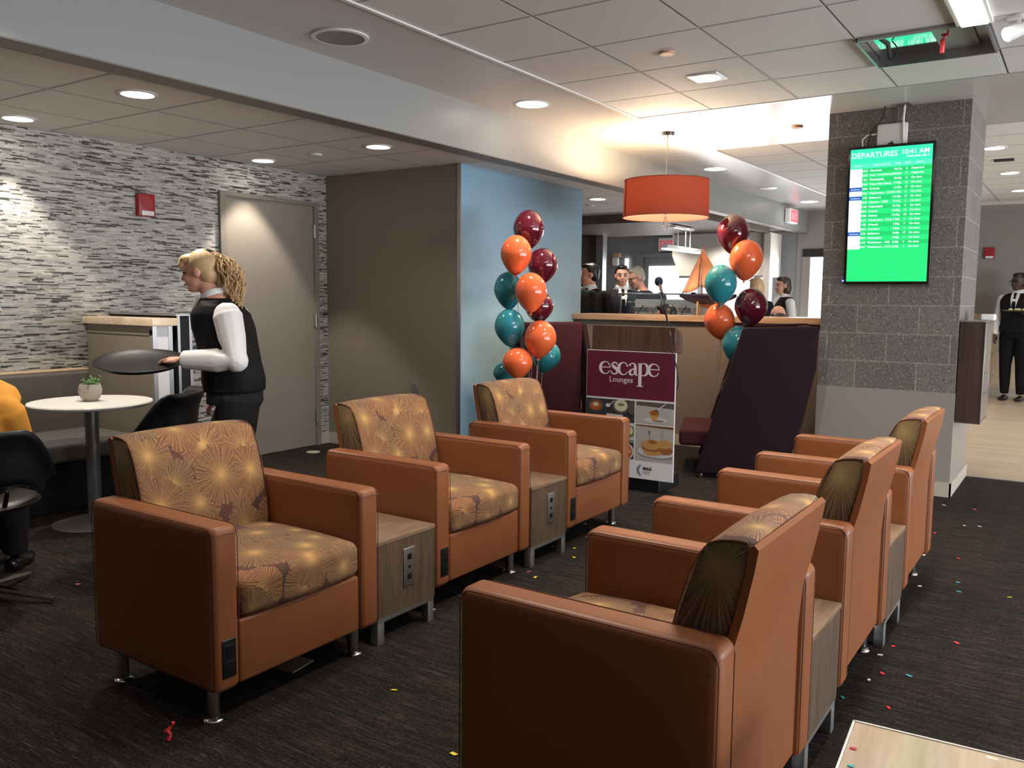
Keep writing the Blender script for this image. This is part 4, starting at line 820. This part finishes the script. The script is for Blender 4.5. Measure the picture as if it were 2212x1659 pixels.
# ================================================================== SAILBOAT ON THE COUNTER
t = thing('model_sailboat', 'model sailboat with apricot sails and navy hull on the oak counter', 'model boat', (-3.0, 7.68, 1.222))
bm = NB(); R = []
for k in range(15):
    u = k/14; x = -.26+.56*u; wv = .055*math.sin(pi*min(1, u*1.0))**.7+.001; dz = .19+.012*(2*u-1)**2; dep = .092*math.sin(pi*(.08+.84*u))**.8
    R.append([Vector((x, wv, dz)), Vector((x, wv*.85, dz-dep*.5)), Vector((x, .003, dz-dep)), Vector((x, -.003, dz-dep)), Vector((x, -wv*.85, dz-dep*.5)), Vector((x, -wv, dz))])
loft(bm, R); bmesh.ops.recalc_face_normals(bm, faces=bm.faces[:]); obj('hull', bm, M['hull'], t)
bm = NB(); prism(bm, [(-.10, .125), (.20, .125), (.14, .055), (-.02, .075)], -.008, .008); obj('keel', bev(bm, .003, 1), M['hullwood'], t)
bm = NB(); rbox(bm, (.12, 0, .215), (.09, .04, .035), .004); rbox(bm, (-.12, 0, .207), (.04, .03, .02), .003); obj('cabin', bm, M['hull'], t)
bm = NB(); tube(bm, [(-.035, 0, .19), (-.035, 0, .66)], [.006, .003], 8); obj('mast', bm, M['hullwood'], t)
def sail(nm, pts, bulge):
    bm = NB(); A_, B_, C_ = [Vector(p) for p in pts]; n = 10; rows = []
    for i in range(n+1):
        a = A_.lerp(B_, i/n); c = A_.lerp(C_, i/n); rows.append([a.lerp(c, j/n)+Vector((0, bulge*math.sin(pi*j/n)*(i/n), -.012*math.sin(pi*j/n)*(i/n > .9))) for j in range(n+1)])
    loft(bm, rows, cap=False, closed=False); bmesh.ops.remove_doubles(bm, verts=bm.verts, dist=1e-5); o = obj(nm, bm, M['sail'], t); md = o.modifiers.new('t', 'SOLIDIFY'); md.thickness = .003
sail('mainsail', [(-.045, -.004, .645), (-.045, -.004, .27), (.21, -.02, .235)], -.03); sail('jib', [(-.05, .01, .61), (-.24, .01, .205), (-.06, .01, .27)], -.03); sail('staysail', [(-.052, -.022, .56), (-.19, -.022, .21), (-.07, -.022, .25)], -.02)
bm = NB(); tube(bm, [(-.26, 0, .20), (-.035, 0, .65), (.28, 0, .20)], .0012, 5); obj('rigging', bm, M['ribbon'], t)
for x in (-.06, .14): obj('stand', box((x, 0, .065), (.012, .10, .13), .003), M['tan'], t)
# ================================================================== BUFFET
t = thing('food_bar_canopy', 'timber framed canopy with slatted soffit over the food bar', 'canopy', (0, 0, 0))
obj('front_beam', slab(-7.2, -3.96, 10.06, 10.14, 2.345, 2.458, .004), M['beamwood'], t); bm = slab(-4.04, -3.96, 10.14, 12.6, 2.345, 2.458, .004); obj('side_beam', bm, M['beamwood'], t)
bm = NB()
for k in range(17): rbox(bm, (-5.62, 10.22+.14*k, 2.378), (3.16, .125, .02))
obj('slatted_soffit', bm, M['beamwood'], t, False)
for x_, y_ in ((-4.6, 11.2), (-5.6, 11.2), (-4.6, 12.2), (-5.6, 12.2)): lamp('SPOT', 'canopy_fill', (x_, y_, 2.34), 45, (1, .93, .82), spot_size=radians(140), spot_blend=.6, shadow_soft_size=.05)  # unseen spots added under the canopy to brighten the hood and buffet
t = thing('range_hood', 'tall cream hood with slanted lower edge over the buffet kitchen', 'hood', (0, 0, 0))
bm = NB(); prism(bm, [(-5.50, 2.37), (-5.50, 2.05), (-5.36, 1.72), (-4.0, 1.72), (-4.0, 2.37)], 12.62, 13.3); obj('hood_body', bm, M['cream'], t, False)
obj('hood_rim', slab(-5.37, -4.0, 12.60, 12.64, 1.70, 1.735), M['steel'], t, False)
bm = slab(-4.03, -3.93, 12.55, 12.7, 0, 2.345); tag(obj('canopy_post', bm, M['cream']), 'pale square post at the right corner of the canopy', 'post')
tag(obj('steel_post', slab(-6.60, -6.48, 12.15, 12.27, 0, 2.45), M['steel']), 'bright steel post behind the man in black left of the grey wall', 'post')
t = thing('linear_pendant', 'white linear pendant light hung on four thin rods above the food bar', 'pendant lamp', (0, 0, 0))
E1, E2 = floor_at(1434, 537, 2.03), floor_at(1508, 547, 2.03); dd = (E2-E1); an = math.atan2(dd.y, dd.x); mid = (E1+E2)/2
rz = Matrix.Rotation(an, 3, 'Z')
bm = NB(); rbox(bm, mid+Vector((0, 0, .03)), (dd.length, .10, .045), .004, rot=rz); obj('housing', bm, M['white'], t); bm = NB(); rbox(bm, mid, (dd.length-.02, .08, .014), .002, rot=rz); obj('diffuser', bm, M['litcool'], t)
cp = mid+Vector((0, 0, .31)); bm = NB(); rbox(bm, cp, (dd.length*.55, .09, .03), .004, rot=rz); obj('canopy', bm, M['white'], t)
for k in (-.26, -.12, .10, .24): q = mid+rz @ Vector((dd.length*k, 0, 0)); bm = NB(); tube(bm, [q+Vector((0, 0, .05)), q+Vector((0, 0, .30))], .006, 6); obj('rod', bm, M['white'], t)
bm = NB(); ell(bm, (0, 0, 0), (.09, .09, .06)); o = obj('dome', bm, M['gloss']); o.location = (-6.16, 11.88, 2.43); o.name = 'security_camera'; tag(o, 'black dome security camera under the buffet ceiling', 'security camera')
t = thing('emergency_light', 'wall emergency light with hanging white bag on the grey wall', 'wall light', (-6.94, FAR-.06, 2.06)); obj('lamp_housing', box((0, 0, .07), (.15, .10, .07), .02), M['tan'], t); obj('white_cover', box((-.02, -.01, -.04), (.13, .07, .15), .03), M['white'], t)
t = thing('buffet_counter', 'long white buffet counter behind the oak cap', 'counter', (-3.45, 8.52, 0))
obj('body', box((0, 0, .5), (1.5, .5, 1.0)), M['cream'], t, False); obj('worktop', box((0, 0, 1.02), (1.56, .56, .04), .005), M['whitegloss'], t)
t = thing('glass_display_case', 'glass sneeze-guard display with steel frame and crossed reflection bars on the buffet', 'display case', (-3.70, 8.50, 1.04))
for x in (-.50, -.02, .42): obj('post', box((x, -.2, .19), (.022, .022, .38), .002), M['steel'], t)
obj('top_frame', box((0, -.05, .385), (1.06, .34, .016), .002), M['steel'], t); obj('glass_front', box((0, -.21, .20), (1.0, .005, .34)), M['glass'], t, False)
bm = NB()
for k in range(6):
    x = -.44+.165*k; tube(bm, [(x, -.1+.02*(k % 2), .02), (x+.16, -.1, .26)], .007, 6); tube(bm, [(x+.16, -.06, .03), (x+.03, -.06, .25)], .006, 6)
obj('reflection_rods', bm, M['chrome'], t)  # crossed bars stand in for reflections and shelves behind the glass
obj('shelf', box((0, .0, .30), (.94, .16, .01)), M['glass'], t, False); obj('back_panel', box((0, .17, .17), (1.0, .012, .32)), M['white'], t, False)
for x in (-.32, .10): obj('serving_pan', box((x, .02, .215), (.30, .16, .05), .01), M['steel'], t)
tag(obj('white_dish', (lambda b: lathe(b, [(.001, 0), (.05, 0), (.09, .06), (.085, .06), (.05, .01), (.001, .01)], n=24, cap=False))(NB()), M['white'], loc=(-3.85, 8.52, 1.042)), 'white serving bowl inside the glass display', 'bowl')
t = thing('kitchen_counter', 'white back counter along the far wall under the cream hood', 'counter', (-4.7, 13.1, 0)); obj('body', box((0, 0, .5), (1.5, .5, 1.0)), M['whitegloss'], t, False); obj('worktop', box((0, -.01, 1.02), (1.54, .56, .04)), M['steel'], t, False)
# ================================================================== PEOPLE
def hand(bm, wr, fwd, side, s=1., curl=.5, thumb=1, up=None):
    wr, f, sd = Vector(wr), Vector(fwd).normalized(), Vector(side).normalized(); n = f.cross(sd).normalized() if up is None else Vector(up).normalized()
    rings = []
    for k, (d, w_, th) in enumerate([(0, .024, .020), (.025, .032, .017), (.055, .040, .015), (.085, .040, .012)]):
        rings.append([wr+f*d*s+sd*cos(a)*w_*s+n*sin(a)*th*s for a in [2*pi*q/10 for q in range(10)]])
    loft(bm, rings)
    for i, (o, L) in enumerate([(-.031, .066), (-.0105, .078), (.0105, .074), (.031, .058)]):
        b = wr+f*.078*s+sd*o*s; pts = [b-f*.01*s]; d = f.copy()
        for q in range(3):
            ang = curl*(.35+.45*q); d = (f*cos(ang)-n*sin(ang)).normalized(); pts.append(pts[-1]+d*L*s*(.48, .32, .24)[q]+(f*.01*s if q == 0 else Vector()))
        tube(bm, pts, [.0098*s, .0095*s, .0088*s, .0075*s], 8)
    b = wr+f*.022*s-sd*.024*s*thumb; d1 = (f*.6-sd*.75*thumb-n*.15).normalized(); d2 = (f*.95-sd*.2*thumb-n*.2).normalized()
    tube(bm, [b, b+d1*.035*s, b+d1*.035*s+d2*.03*s, b+d1*.035*s+d2*.052*s], [.014*s, .0115*s, .0105*s, .008*s], 8)
def remesh(o, v, sm=6):
    m = o.modifiers.new('union', 'REMESH'); m.mode = 'VOXEL'; m.voxel_size = v; m.use_smooth_shade = True
    k = o.modifiers.new('soft', 'SMOOTH'); k.factor = .5; k.iterations = sm; return o
def figure(label, loc, rz, H=1.75, lean=0., hx=0., hunch=0., girth=1., breadth=1., arms=None, legs=None, skin='skin', top='shirt', over=None, bottom='trousers', hair='darkhair', style='short', voxel=.008, tie=None, face=True, headturn=0., nod=0., seated=False, glasses=False, zbase=0, badge=False):
    s = H/1.75; t = thing('person', label, 'person', loc, rz)
    def T(x, y, z):
        k = max(z-.95, 0); return Vector(((x+lean*k+hunch*max(z-1.25, 0))*s, y*s, z*s+zbase))
    TR = [(.93, .0, .118, .165), (1.0, .0, .125, .170), (1.10, .0, .115, .150), (1.2, .01, .118, .155), (1.30, .01, .122, .172), (1.38, .0, .110, .185), (1.43, -.01, .085, .165), (1.47, -.012, .062, .095), (1.50, -.005, .055, .062)]
    def torso(bm, e=0., z0=.80, z1=1.60, inset=0):
        rg = []
        for z, x, rx, ry in ([(.86, 0, .12, .165)] if z0 < .9 else [])+TR:
            if z < z0 or z > z1: continue
            c = T(x, 0, z); g = girth if z < 1.42 else 1
            rg.append(ring(c, (rx*g+e)*s, (ry*breadth*(1 if z < 1.36 or not inset else 1-inset*(z-1.30)/.15)+e)*s, 24, 0, 2.4))
        loft(bm, rg)
    def arm(bm, side, e=0., to=1.0, n=12):
        sh, el, wr = arms[side]; sh, el, wr = [Vector(p)*s+Vector((0, 0, zbase)) for p in (sh, el, wr)]
        P = [sh, sh.lerp(el, .5), el, el.lerp(wr, .35), el.lerp(wr, .75), wr]; r = [.056, .050, .043, .042, .032, .026]
        tube(bm, P, [(q+e)*s*(girth**.5) for q in r], n); ell(bm, sh, [(.054+e)*s]*3, 12, 8); ell(bm, el, [(.045+e)*s]*3, 12, 8)
    def leg(bm, side, e=0.):
        hp, kn, an = legs[side]; hp, kn, an = [Vector(p)*s+Vector((0, 0, zbase)) for p in (hp, kn, an)]
        tube(bm, [hp, hp.lerp(kn, .5), kn, kn.lerp(an, .35), an], [(q+e)*s*girth**.5 for q in (.098, .082, .060, .056, .038)], 14)
    if arms is None: arms = {1: ((0, .185, 1.39), (-.02, .225, 1.12), (.04, .23, .87)), -1: ((0, -.185, 1.39), (-.02, -.225, 1.12), (.04, -.23, .87))}
    if legs is None: legs = {1: ((0, .09, .90), (.015, .10, .49), (-.02, .10, .09)), -1: ((0, -.09, .90), (.015, -.10, .49), (-.02, -.10, .09))}
    hc = T(.02, 0, 1.62)+Vector((hx*s, 0, 0)); Hm = Matrix.Rotation(headturn, 3, 'Z') @ Matrix.Rotation(nod, 3, 'Y')
    def HP(x, y, z): return hc+Hm @ (Vector((x, y, z))*s)
    bm = NB(); torso(bm)
    for sd in (1, -1):
        arm(bm, sd); leg(bm, sd); sh, el, wr = [Vector(p)*s+Vector((0, 0, zbase)) for p in arms[sd]]; f = (wr-el).normalized()
        hd = arms.get(('hand', sd), {}); hand(bm, wr-f*.005, hd.get('f', f), hd.get('side', Vector((1, 0, 0)) if abs(f.x) < .6 else Vector((0, 1, 0))), s, hd.get('curl', .6), hd.get('thumb', 1), hd.get('up'))
    nb = T(-.005, 0, 1.49); tube(bm, [nb-Vector((0, 0, .03)), HP(-.02, 0, -.06)], [.060*s, .054*s], 14)
    ell(bm, HP(-.012, 0, .030), (.098*s, .077*s, .096*s), 24, 16, Hm); ell(bm, HP(.026, 0, -.03), (.066*s, .062*s, .082*s), 20, 14, Hm); ell(bm, HP(.048, 0, -.088), (.040*s, .040*s, .026*s), 14, 10, Hm)
    tube(bm, [HP(.082, 0, .018), HP(.100, 0, -.012), HP(.112, 0, -.028), HP(.092, 0, -.036)], [.009*s, .011*s, .013*s, .011*s], 10)
    ell(bm, HP(.086, 0, -.060), (.012*s, .024*s, .010*s), 12, 8, Hm); ell(bm, HP(.078, 0, .030), (.016*s, .052*s, .010*s), 14, 8, Hm)
    for q in (-1, 1): ell(bm, HP(-.004, q*.080, -.008), (.020*s, .009*s, .032*s), 12, 8, Hm); ell(bm, HP(.062, q*.036, -.035), (.026*s, .022*s, .024*s), 10, 8, Hm)
    remesh(obj('body', bm, M[skin], t), voxel, 3)
    if face:
        for q in (-1, 1): bm = NB(); ell(bm, HP(.085, q*.032, .005), (.007*s, .014*s, .006*s), 10, 8, Hm); obj('eye', bm, M['eye'], t)
        for q in (-1, 1): bm = NB(); tube(bm, [HP(.083, q*.050, .024), HP(.094, q*.034, .031), HP(.095, q*.016, .028)], .0035*s, 6); obj('eyebrow', bm, M[hair], t)
        bm = NB(); ell(bm, HP(.097, 0, -.062), (.007*s, .022*s, .006*s), 12, 8, Hm); obj('lips', bm, M['lips'] if skin == 'skin' else M['skindark'], t)
    if glasses:
        bm = NB()
        for q in (-1, 1): tube(bm, [HP(.108+.004*cos(a), q*.034+.024*cos(a), .004+.018*sin(a)) for a in [2*pi*k/14 for k in range(15)]], .0028*s, 6, False); tube(bm, [HP(.10, q*.060, .008), HP(.0, q*.082, .008)], .0025*s, 6)
        obj('eyeglasses', bm, M['black'], t)
    # hair
    if style:
        bm = NB()
        ell(bm, HP(-.026, 0, .040), (.098*s, .085*s, .094*s), 24, 16, Hm)
        if style in ('short', 'ponytail'): ell(bm, HP(-.05, 0, -.01), (.066*s, .078*s, .075*s), 20, 12, Hm)
        if style == 'short': ell(bm, HP(.02, 0, .098), (.070*s, .062*s, .028*s), 16, 10, Hm)
        if style == 'bob':
            ell(bm, HP(-.045, 0, -.03), (.080*s, .095*s, .125*s), 20, 14, Hm); ell(bm, HP(.03, 0, .09), (.06*s, .07*s, .035*s), 16, 10, Hm)
        if style == 'ponytail':
            ell(bm, HP(.055, 0, .078), (.058*s, .060*s, .036*s), 16, 10, Hm); ell(bm, HP(.092, 0, .052), (.030*s, .050*s, .034*s), 14, 10, Hm)
        h = obj('hair', bm, M[hair], t); remesh(h, voxel, 2)
        if style == 'balding': pass
    # clothes
    sv = voxel*1.2
    if top:
        bm = NB(); torso(bm, .012, .93, 1.49)
        for sd in (1, -1): arm(bm, sd, .022 if over and arms.get(('hand', -1)) else .013)
        o = remesh(obj('shirt' if not top in ('suit', 'charcoal') else 'jacket', bm, M[top], t), sv, 2)
        # cuffs end before the hands
    if top in ('shirt',) or tie:
        cc = T(-.008, 0, 1.485); bm = NB(); n = 22
        A_ = ring(cc+Vector((.004*s, 0, -.012*s)), .064*s, .068*s, n); B_ = ring(cc+Vector((.010*s, 0, .034*s)), .059*s, .062*s, n, -.010*s); C_ = ring(cc+Vector((.012*s, 0, -.006*s)), .078*s, .080*s, n, -.028*s)
        loft(bm, [A_, B_, [p+Vector((0, 0, .001)) for p in C_]], False); o = obj('collar', bm, M['shirt'], t); md = o.modifiers.new('t', 'SOLIDIFY'); md.thickness = .004
    if over:
        bm = NB(); torso(bm, .030, .90, 1.48, .08)
        for q in (-1, 1): tube(bm, [T(.09, q*.10, 1.33), T(.035, q*.125, 1.435), T(-.04, q*.13, 1.44), T(-.10, q*.12, 1.34)], [.030*s]*4, 8)
        remesh(obj('vest', bm, M[over], t), sv, 2)
    if top in ('suit', 'charcoal') or over:
        e = .030 if over else .016
        bm = NB(); x = lambda z: T(.122*girth+e-.004, 0, z).x
        flat_pts = [(-.045, 1.47), (.045, 1.47), (.018, 1.22), (-.018, 1.22)]
        rg = []
        for z, hw in ((1.20, .006), (1.30, .030), (1.38, .045), (1.44, .050), (1.475, .040)):
            xx = T({1.20: .122, 1.30: .128, 1.38: .112, 1.44: .082, 1.475: .062}[z]*(girth if z < 1.42 else 1)+e, 0, z); rg.append([Vector((xx.x+.003, hw*s, xx.z)), Vector((xx.x-.03, hw*s, xx.z)), Vector((xx.x-.03, -hw*s, xx.z)), Vector((xx.x+.003, -hw*s, xx.z))])
        loft(bm, rg); obj('shirt_front', bm, M['shirt'], t)
        if tie:
            bm = NB(); rg = []
            for z, hw in ((1.205, .014), (1.22, .022), (1.32, .024), (1.43, .012), (1.45, .017), (1.475, .016)):
                ref = {1.205: .122, 1.22: .123, 1.32: .124, 1.43: .088, 1.45: .078, 1.475: .062}[z]*(girth if z < 1.42 else 1)+e+.008; xx = T(ref, 0, z); rg.append([Vector((xx.x, hw*s, xx.z)), Vector((xx.x-.012, hw*s, xx.z)), Vector((xx.x-.012, -hw*s, xx.z)), Vector((xx.x, -hw*s, xx.z))])
            loft(bm, rg); obj('necktie', bm, M[tie], t)
    if badge: obj('name_badge', box(T(.135, .09, 1.30), (.006, .05*s, .018*s), .002), M['white'], t)
    if bottom:
        bm = NB(); torso(bm, .016, .8, 1.06)
        for sd in (1, -1): leg(bm, sd, .016)
        remesh(obj('trousers', bm, M[bottom], t), sv, 2)
        for sd in (1, -1):
            an = Vector(legs[sd][2])*s+Vector((0, 0, zbase)); bm = NB(); rg = []
            for x, w_, h in ((-.07, .02, .03), (-.055, .036, .042), (.0, .038, .050), (.07, .044, .034), (.14, .040, .026), (.175, .022, .018)):
                c = an+Vector((x*s, 0, -.06*s)); rg.append([Vector((c.x, c.y+w_*s*cos(a), max(c.z+h*s*sin(a), c.z-.026*s))) for a in [2*pi*k/14 for k in range(14)]])
            loft(bm, rg); obj('shoe', bm, M['gloss'], t)
    return t, T, HP, s
# waitress crossing to the left with a tray: local +X is where she walks, +Y is her left (towards the viewer)
wo = at(508, 850, 4.62); wrot = math.atan2(-_r2.y, -_r2.x)
wa = {1: ((-.020, .160, 1.375), (-.085, .225, 1.125), (.225, .20, 1.125)), -1: ((.02, -.16, 1.35), (.02, -.21, 1.08), (.155, -.20, .875)),
      ('hand', 1): dict(f=(1, -.05, .05), side=(0, 1, 0), curl=.75, thumb=-1, up=(0, 0, 1)), ('hand', -1): dict(f=(.75, 0, -.65), side=(0, 1, 0), curl=.9)}
wl = {1: ((-.05, .085, .90), (-.02, .09, .49), (-.20, .09, .12)), -1: ((-.02, -.085, .90), (.18, -.09, .50), (.20, -.09, .09))}
W, T, HP, s = figure('waitress with curly blond ponytail, white shirt and black vest carrying an empty black tray', (wo.x, wo.y, 0), wrot, 1.615, lean=.10, hunch=.22, hx=.015, girth=1.16, breadth=.95, arms=wa, legs=wl, over='vest', hair='blond', style='ponytail', voxel=.0065, nod=.12, bottom='trousers')
rs = random.Random(11); bm = NB(); root = HP(-.085, 0, .105)
ell(bm, HP(-.075, 0, .085), (.04*s, .045*s, .035*s), 14, 10)
for k in range(120):
    a = rs.uniform(0, 2*pi); rr = rs.uniform(0, 1)**.5; ph = rs.uniform(0, 6); L = rs.uniform(.22, .36); pts = []; fq = rs.uniform(18, 30); am = rs.uniform(.005, .012)
    for q in range(19):
        u = q/18; wd = .010+.060*math.sin(pi*min(u*1.05, .90))*rr
        c = root+Vector((-.105*math.sin(u*1.9)-.02*u, 0, .035*math.sin(u*3)*(1-u)-L*u))
        pts.append(c+Vector((cos(a)*wd+am*sin(ph+u*fq), sin(a)*wd*.9+am*cos(ph+u*fq), am*.6*sin(ph+u*fq*.8))))
    tube(bm, pts, [.0042*(1-.5*q/18) for q in range(19)], 4)
obj('ponytail', bm, M['blond'], W)
bm = NB(); tube(bm, [HP(-.07+.026*cos(a), .028*sin(a), .112+.012*cos(a)) for a in [2*pi*k/16 for k in range(17)]], .010, 8, False); obj('hair_tie', bm, M['black'], W)
bm = NB(); P = [T(.10, .01, 1.44), T(.150, .0, 1.37), T(.165, .0, 1.30), T(.158, -.01, 1.24)]; loft(bm, [ring(P[0], .016, .028, 10), ring(P[1], .018, .030, 10), ring(P[2], .016, .045, 10), ring(P[3], .008, .032, 10)]); obj('neck_scarf', bm, M['tie'], W)
hc_ = Vector(wa[1][2])*s; dc = at(303, 784, 4.62-.20*s-.03)
t = thing('serving_tray', 'empty round black serving tray held out by the waitress', 'tray', dc)
t.rotation_euler = (Matrix.Rotation(wrot, 3, 'Z') @ Matrix.Rotation(radians(-11), 3, 'X') @ Matrix.Rotation(radians(-2.5), 3, 'Y')).to_euler()
bm = NB(); lathe(bm, [(.001, -.008), (.195, -.008), (.221, .012), (.227, .014), (.222, .017), (.197, -.002), (.001, -.002)], n=64, cap=False); obj('tray_dish', bm, M['trayblack'], t)
# person in mustard sitting at the left edge, leaning towards the round table
fa = a1; sx_ = .47
ma = {1: ((.12, .22, 1.33), (.22, .24, 1.10), (.44, .12, 1.14)), -1: ((.12, -.22, 1.33), (.22, -.24, 1.10), (.44, -.10, 1.14))}
ml = {1: ((.0, .09, .93), (.42, .08, .93), (.46, .07, .53)), -1: ((.0, -.09, .93), (.42, -.08, .93), (.46, -.07, .53))}
Mf = figure('person in a mustard sweater seated with back to the viewer at the left edge', (-4.15, 1.685, 0), fa, 1.66, lean=.35, hunch=.25, girth=1.28, breadth=1.28, arms=ma, legs=ml, top='mustard', bottom='trousers', hair='brownhair', style='bob', voxel=.011, seated=True, zbase=-.42, face=False)
bm = NB(); loft(bm, [ring((-.03, 0, .475), .20, .215, 20), ring((-.03, 0, .52), .195, .21, 20), ring((-.02, 0, .60), .16, .19, 20)]); obj('sweater_hem', bm, M['mustard'], Mf[0])
# staff and guests beyond the counter
def stand(label, x, y, D, face_px, **k):      # feet below the place D metres off where the head is seen; faces an angle
    p = at(x, y, D); return figure(label, (p.x, p.y, 0), face_px, voxel=.011, **k)
aw = math.atan2(-_f.y, -_f.x)      # facing the viewer
stand('man in black suit with name badge partly hidden by the blue wall', 1274, 590, 9.35, aw-.5, H=1.76, top='suit', tie='suit', headturn=-.9, badge=True)
stand('dark haired person in black close behind the edge of the blue wall', 1240, 590, 9.0, aw-.2, H=1.76, top='suit', hair='darkhair', face=False)
mb = {1: ((0, .185, 1.39), (.02, .25, 1.13), (.20, .16, 1.12)), -1: ((0, -.185, 1.39), (-.02, -.25, 1.13), (.10, -.24, .93))}
stand('dark haired young man in black suit and tie behind the buffet', 1343, 600, 9.8, aw+.05, H=1.76, top='charcoal', tie='suit', arms=mb, headturn=-.1)
stand('older grey haired man with glasses in a dark suit leaning over the display', 1410, 600, 10.1, aw-1.15, H=1.75, lean=.28, hx=.03, top='charcoal', hair='greyhair', glasses=True, nod=.35)
sl_ = {1: ((.0, .10, .93), (.38, .12, .93), (.36, .12, .50)), -1: ((.0, -.10, .93), (.38, -.12, .93), (.36, -.12, .50))}
def stool(p, label):
    t = thing('bar_stool', label, 'stool', (p.x, p.y, 0)); bm = NB(); lathe(bm, [(.001, .40), (.15, .40), (.16, .42), (.15, .445), (.001, .445)], n=24, cap=False); obj('seat', bm, M['black'], t)
    bm = NB(); lathe(bm, [(.17, 0), (.17, .012), (.02, .025), (.018, .40)], n=24, cap=False); obj('pedestal', bm, M['chrome'], t)
stand('dark haired guest seated low behind the counter below the microphone', 1441, 668, 8.62, pi, H=1.70, top='suit', hair='darkhair', style='bob', face=False, legs=sl_, zbase=-.375)
stand('blond woman seen from behind right of the orange balloon', 1634, 625, 10.2, aw+pi+.3, H=1.64, top='suit', hair='blond', style='bob', face=False)
stand('brown haired woman in black vest and white sleeves facing left near the far window', 1694, 612, 11.0, aw-1.4, H=1.68, top='shirt', over='vest', hair='brownhair', style='bob')
bl = stand('balding seated man whose head shows just above the counter', 1681, 672, 8.75, aw+pi-.4, H=1.72, top='charcoal', style=None, face=False, legs=sl_, zbase=-.40)
bm = NB(); ell(bm, bl[2](-.048, 0, -.005), (.088*bl[3], .088*bl[3], .075*bl[3]), 18, 12); ell(bm, bl[2](-.0, 0, .03), (.06*bl[3], .083*bl[3], .05*bl[3]), 18, 12); remesh(obj('hair', bm, M['brownhair'], bl[0]), .008, 2)
# waiter at far right
wb = {1: ((0, .19, 1.39), (-.02, .27, 1.14), (.24, .20, 1.20)), -1: ((0, -.19, 1.39), (-.02, -.25, 1.12), (.06, -.24, .90)), ('hand', 1): dict(f=(1, 0, .1), side=(0, 1, 0), curl=.1)}
p = floor_at(2190, 858, 0)
Wt = figure('waiter in black vest and white shirt standing by the far wall holding a gold platter', (p.x, 13.75, 0), aw-.85, 1.78, skin='skindark', arms=wb, over='vest', bottom='suit', hair='darkhair', tie='suit', voxel=.012, headturn=-.35, breadth=1.05, glasses=True)
ap = aw-.85; hp_ = Vector((p.x, 13.75, 0))+Matrix.Rotation(ap, 3, 'Z') @ Vector((.34, .18, 1.245))
t = thing('serving_platter', 'gold platter of small canapes carried by the waiter at far right', 'platter', hp_)
bm = NB(); lathe(bm, [(.001, 0), (.20, .0), (.25, .018), (.245, .022), (.2, .006), (.001, .006)], n=40, cap=False); obj('dish', bm, M['gold'], t)
for k in range(9):
    a = 2*pi*k/9; q = hp_+Vector((.15*cos(a)*(1 if k % 2 else .55), .15*sin(a)*(1 if k % 2 else .55), .007)); bm = NB(); ell(bm, (0, 0, .02), (.028, .028, .02), 10, 8)
    tag(obj('canape', bm, PH['cream'], loc=q), 'small pale canape on the gold platter', 'canape', 'canapes on the waiter\'s platter')
